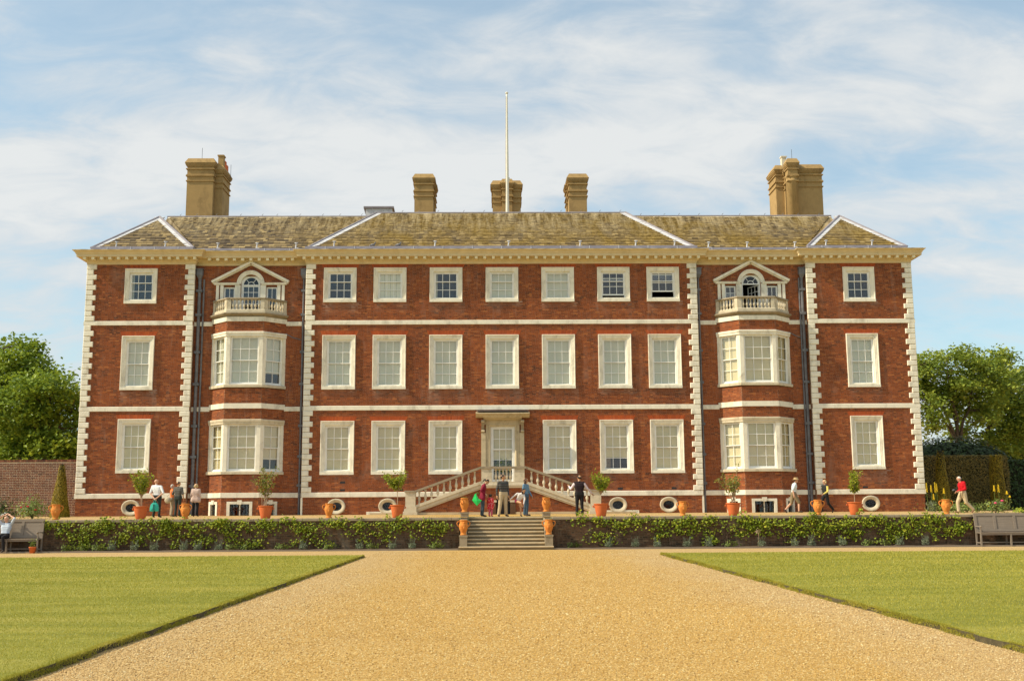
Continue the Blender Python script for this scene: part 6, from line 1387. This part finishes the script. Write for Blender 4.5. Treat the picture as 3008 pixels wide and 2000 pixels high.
# man seated on the left bench, hands behind his head
person('person in a pale blue shirt sitting on the bench with hands behind the head', Vector((at(14, 1600, 46.5).x, 46.45, 0.02)), 0, 1.75,
       dict(skin=SK, top=cmat('pale_blue_shirt', (0.50, 0.57, 0.68)), bottom=blackc, shoe=shoe),
       dict(pel=(0,0.0,0.70), chest=(0,0.09,1.04), neck=(0,0.11,1.22), head=(0,0.06,1.385), shL=(-0.19,0.10,1.16), shR=(0.19,0.10,1.16), elL=(-0.36,0.0,1.40), elR=(0.36,0.0,1.40), wrL=(-0.13,0.10,1.52), wrR=(0.13,0.10,1.52),
            hiL=(-0.10,-0.02,0.68), hiR=(0.10,-0.02,0.68), knL=(-0.16,-0.44,0.62), knR=(0.13,-0.46,0.64), anL=(-0.12,-0.52,0.13), anR=(0.17,-0.46,0.12), toL=(-0.15,-0.68,0.05), toR=(0.19,-0.62,0.05)),
       1.05, 'short', ('thin_hair', (0.40, 0.30, 0.22), 0.6), look=R(-12), nod=R(-8), sleeves='short')
# visitors on the left of the terrace
o, *_ = person('person in a white short sleeved shirt seen from behind, hands clasped at the back', P_(460, 51.8), R(172), 1.78, dict(skin=SK, top=white, bottom=dgreen, shoe=shoe),
       dict(elL=(-0.32,0.10,1.12), wrL=(-0.08,0.20,0.90), elR=(0.30,0.10,1.12), wrR=(0.04,0.22,0.86), knL=(-0.12,0.0,0.5), anL=(-0.16,0.10,0.085), toL=(-0.19,-0.06,0.035), anR=(0.16,0.0,0.085), toR=(0.19,-0.16,0.035), chest=(0.04,0,1.30), neck=(0.07,0,1.47), head=(0.09,-0.02,1.63), shL=(-0.16,0,1.40), shR=(0.24,0,1.42)), 1.08, None, None, look=R(35), sleeves='short')
person('person in an orange top with grey hair standing beside the man in the grey shirt', P_(503, 54.4), R(118), 1.58, dict(skin=SK, top=cmat('orange_top', (0.72, 0.20, 0.05)), bottom=cmat('fawn_trousers', (0.33, 0.27, 0.19)), shoe=shoe),
       dict(elR=(0.26,-0.05,1.15), wrR=(0.18,-0.22,1.0), elL=(-0.26,0.0,1.15), wrL=(-0.2,-0.15,0.95)), 1.0, 'bob', GRY, look=R(-40))
person('person in a dark grey shirt and dark trousers seen from behind near the downpipe', P_(521, 53.9), R(165), 1.70, dict(skin=SK2, top=cmat('charcoal_shirt', (0.095, 0.09, 0.08)), bottom=dgreen, shoe=shoe),
       dict(elL=(-0.27,0.02,1.14), wrL=(-0.26,-0.08,0.90), elR=(0.30,0.02,1.13), wrR=(0.22,-0.16,0.95)), 1.12, 'short', DKB, look=R(-40), sleeves='short')
person('person in a pale pink cardigan and black trousers seen from behind', P_(573, 54.5), R(178), 1.60, dict(skin=SK, top=cmat('pale_pink_cardigan', (0.56, 0.42, 0.36)), bottom=blackc, shoe=shoe), dict(), 1.12, 'bob', BLD, coat=0.10)
# group at the top of the garden steps
o6, *_ = person('person in a maroon jacket and jeans looking down at the small child', P_(1417, 48.75), R(100), 1.70, dict(skin=SK2, top=cmat('maroon_jacket', (0.20, 0.008, 0.03)), bottom=denim, shoe=shoe),
       dict(chest=(0,-0.06,1.30), neck=(0,-0.11,1.46), head=(0,-0.22,1.585), shL=(-0.185,-0.07,1.41), shR=(0.185,-0.07,1.41), elL=(-0.25,0.10,1.16), wrL=(-0.24,-0.08,1.04), elR=(0.24,0.02,1.14), wrR=(0.20,-0.16,0.98)), 1.05, 'pony', BLK, nod=R(38), coat=0.12)
person('toddler in a red and white patterned suit and pink hat', P_(1441, 48.75), R(150), 0.98, dict(skin=SK2, top=M['red_print'], bottom=cmat('pink_leggings', (0.55, 0.10, 0.17)), shoe=cmat('red_shoe', (0.35, 0.02, 0.03))),
       dict(elL=(-0.27,0.0,1.14), wrL=(-0.30,-0.06,0.93), elR=(0.27,0.0,1.14), wrR=(0.30,-0.06,0.93)), 1.22, 'bob', BLK, child=True, coat=0.24, trouser=1.1)
person('person in a dark striped jumper and khaki trousers at the centre of the group', P_(1478, 48.65), R(22), 1.84, dict(skin=SK2, top=M['striped_knit'], bottom=khaki, shoe=shoe),
       dict(anL=(-0.20,0.0,0.085), toL=(-0.25,-0.15,0.035), knL=(-0.14,-0.02,0.50), elL=(-0.27,0.03,1.13), wrL=(-0.28,0.0,0.88), anR=(0.14,0.02,0.085), toR=(0.17,-0.14,0.035)), 1.08, 'short', BLK, look=R(60), trouser=1.12)
person('girl in a white top and pink skirt bending to touch her lifted foot', P_(1527, 48.75), R(15), 1.30, dict(skin=SK2, top=cmat('white_knit', (0.66, 0.62, 0.60)), bottom=cmat('pink_skirt', (0.50, 0.05, 0.16)), shoe=shoe),
       dict(pel=(-0.10,0.05,0.93), chest=(0.04,-0.10,1.22), neck=(0.10,-0.17,1.36), head=(0.17,-0.24,1.50), shL=(-0.16,-0.06,1.35), shR=(0.22,-0.14,1.30), elL=(-0.40,-0.02,1.18), wrL=(-0.58,0.0,1.02), elR=(0.24,-0.24,1.02), wrR=(0.16,-0.30,0.76),
            hiL=(-0.18,0.03,0.90), knL=(-0.02,-0.30,0.80), anL=(0.12,-0.20,0.55), toL=(0.20,-0.33,0.50), hiR=(0.0,0.05,0.90), knR=(0.06,0.02,0.48), anR=(0.08,0.05,0.085), toR=(0.09,-0.11,0.035)), 1.0, 'long', BLK, look=R(25), nod=R(15), legs='bare', child=True)
person('person with long brown hair in a blue denim jacket and jeans behind the girl', P_(1545, 49.8), R(60), 1.70, dict(skin=SK2, top=cmat('blue_denim', (0.13, 0.24, 0.36)), bottom=cmat('blue_jeans', (0.06, 0.11, 0.17)), shoe=shoe), dict(elR=(0.25,-0.04,1.12), wrR=(0.24,-0.18,0.92)), 1.02, 'long', BRN, look=R(20))
person('person in a black waistcoat and pale pink shirt seen from behind with arms held out', P_(1703, 48.15), R(180), 1.78, dict(skin=SK2, top=cmat('black_waistcoat', (0.022, 0.012, 0.016)), sleeve=pinkw, bottom=blackc, shoe=blackc),
       dict(elR=(0.36,-0.08,1.17), wrR=(0.42,-0.26,1.28), elL=(-0.36,0.0,1.17), wrL=(-0.52,-0.06,0.99), anL=(-0.12,0.0,0.085), anR=(0.12,0.02,0.085)), 1.08, 'short', BLK, look=R(25))
# walkers on the right
o12, hc, hf, hup, hr, S_ = person('person in a sun hat, white shirt and khaki shorts walking to the right', P_(2334, 53.6), R(90), 1.72, dict(skin=SK, top=cmat('pale_sky_shirt', (0.62, 0.70, 0.74)), bottom=cmat('khaki_shorts', (0.22, 0.17, 0.10)), shoe=shoe), {**WALK, 'chest': (0,-0.05,1.30), 'neck': (0,-0.09,1.46), 'head': (0,-0.15,1.61), 'shL': (-0.185,-0.06,1.41), 'shR': (0.185,-0.06,1.41)}, 1.08, 'short', BRN, sleeves='short', legs='shorts', trouser=1.2)
cp = hc+hup*0.055*S_; hat = MB(); vs = []; NA = 20
for (rad, h, dd) in ((0.10, 0.085, 0), (0.112, 0.05, 0), (0.115, 0.0, 0), (0.19, -0.03, 0.02), (0.192, -0.022, 0.02)):
    for i in range(NA): a = 2*math.pi*i/NA; vs.append(cp+(hr*math.cos(a)*rad+hf*(math.sin(a)*rad-dd)+hup*(h-0.02*dd))*S_)
hat.add(vs, [(j*NA+i, j*NA+(i+1) % NA, (j+1)*NA+(i+1) % NA, (j+1)*NA+i) for j in range(4) for i in range(NA)]+[tuple(range(NA-1, -1, -1))]).build('hat', cmat('straw_hat', (0.40, 0.28, 0.14)), o12, True)
person('person with short blond hair in a yellow top under a black waistcoat walking left', P_(2427, 53.4), R(-62), 1.60, dict(skin=SK, top=cmat('black_gilet', (0.02, 0.022, 0.022)), sleeve=cmat('yellow_top', (0.72, 0.60, 0.16)), bottom=blackc, shoe=shoe), dict(WALK, wrR=(0.20,-0.30,1.0)), 1.05, 'bob', BLD, look=R(-10), nod=R(8), trouser=1.05)
person('person with white hair in a red jumper and beige trousers walking left with a camera', P_(2832, 50.2), R(-84), 1.70, dict(skin=SK, top=cmat('red_jumper', (0.52, 0.006, 0.014)), bottom=cmat('beige_trousers', (0.52, 0.42, 0.27)), shoe=cmat('tan_shoe', (0.20, 0.10, 0.06), 0.5)),
       {**WALK, 'chest': (0,-0.03,1.30), 'neck': (0,-0.07,1.46), 'head': (0,-0.14,1.60), 'elL': (-0.25,0.05,1.14), 'wrL': (-0.22,-0.16,1.02), 'elR': (0.24,0.02,1.13), 'wrR': (0.18,-0.22,1.04)}, 1.16, 'short', ('white_hair', (0.62, 0.60, 0.55), 0.6), nod=R(12), trouser=1.2)
# things carried
def cushion(o, pts, d, name, mt): return MB().prism(pts, d).build(name, mt, o)
p = P_(1405, 48.6); gb = thing('shopping_bag', 'bright green carrier bag hanging behind the person in the maroon jacket', 'bag', (p.x, 48.6, p.z))
mb = MB(); q = [(-0.27, 0, 0.72), (-0.06, 0, 0.47), (0.16, 0, 0.72), (0.02, 0, 0.78), (-0.06, 0, 0.92), (-0.10, 0, 1.03), (-0.16, 0, 0.98)]
n = len(q); fr_ = [(x, -0.03, z) for x, y, z in q]; bk = [(x, 0.03, z) for x, y, z in q]; cf, cb = (-0.06, -0.075, 0.72), (-0.06, 0.075, 0.72)
mb.add(fr_+bk+[cf, cb], [(i, (i+1) % n, 2*n) for i in range(n)]+[((i+1) % n+n, i+n, 2*n+1) for i in range(n)]+[(i, i+n, (i+1) % n+n, (i+1) % n) for i in range(n)]).build('sack', cmat('green_plastic', (0.03, 0.62, 0.13), 0.35), gb)
MB().tube([(-0.11, 0, 0.98), (-0.04, -0.02, 1.06), (0.02, 0, 1.0)], 0.008, 5).build('strap', 'green_plastic', gb)
p = P_(455, 51.5); tb_ = thing('teal_bag', 'teal bag dangling from the hands of the man in the white shirt', 'bag', (p.x-0.03, 51.50, p.z))
mb = MB(); out_ = [(-0.20, 0.30), (-0.205, 0.45), (-0.17, 0.60), (-0.10, 0.68), (0.0, 0.70), (0.10, 0.67), (0.16, 0.58), (0.185, 0.44), (0.18, 0.30), (0.08, 0.285), (0.0, 0.33), (-0.09, 0.285)]
n = len(out_); mb.add([(x, -0.06, z) for x, z in out_]+[(x, 0.06, z) for x, z in out_]+[(-0.02, -0.11, 0.48), (-0.02, 0.10, 0.48)], [(i, (i+1) % n, 2*n) for i in range(n)]+[((i+1) % n+n, i+n, 2*n+1) for i in range(n)]+[(i, i+n, (i+1) % n+n, (i+1) % n) for i in range(n)]).build('sack', cmat('teal_fabric', (0.03, 0.42, 0.34), 0.6), tb_)
MB().tube([(-0.06, 0, 0.69), (0.0, 0, 0.86), (0.06, 0, 0.68)], 0.012, 6).build('handle', 'teal_fabric', tb_); MB().box(-0.045, 0.02, -0.125, -0.08, 0.33, 0.62).build('pocket', cmat('dark_teal', (0.015, 0.14, 0.13), 0.6), tb_)
p = P_(494, 54.3); cb_ = thing('shoulder_bag', 'pale canvas shoulder bag on the hip of the person in the orange top', 'bag', (p.x, 54.15, p.z))
MB().sphere((0, 0, 0.80), (0.17, 0.09, 0.16), 12, 8).build('sack', cmat('canvas', (0.46, 0.40, 0.29)), cb_, True); MB().tube([(-0.08, 0, 0.93), (0.05, 0.05, 1.10), (0.16, 0.08, 1.28)], 0.013, 6).build('strap', 'canvas', cb_)
p = P_(2815, 50.1); cm_ = thing('camera', 'small dark camera hanging in front of the person in the red jumper', 'camera', (p.x-0.05, 50.1, p.z+1.02))
MB().box(-0.06, 0.06, -0.05, 0.05, 0, 0.085).build('camera_body', 'iron', cm_); MB().tube([(-0.06, 0, 0.04), (-0.14, 0, 0.02)], [0.035, 0.032], 10).build('lens', 'pipe', cm_)
MB().tube([(0.04, 0, 0.08), (0.10, 0, 0.28), (0.16, 0, 0.36)], 0.008, 5).build('strap', 'iron', cm_)
# two pigeons resting on the gutter
for x, lb in ((at(1095, 719, 56.85).x, 'left of two grey pigeons resting on the roof gutter'), (at(1170, 719, 56.85).x, 'right of two grey pigeons resting on the roof gutter')):
    b_ = thing('pigeon', lb, 'bird', (x, FY-0.05, 15.60), R(70))
    MB().sphere((0, 0, 0.10), (0.075, 0.13, 0.065), 12, 8).tube([(0, -0.09, 0.13), (0, -0.13, 0.20)], [0.045, 0.03], 8).sphere((0, -0.14, 0.215), 0.034, 10, 7).tube([(0, 0.10, 0.10), (0, 0.22, 0.06)], [0.045, 0.02], 6).tube([(0, -0.165, 0.215), (0, -0.195, 0.205)], [0.009, 0.003], 5).build('body', 'pipe', b_, True)
    for s in (-1, 1): MB().tube([(s*0.03, 0, 0.06), (s*0.03, -0.01, 0.0)], 0.007, 5).build('leg', 'terra_red', b_)
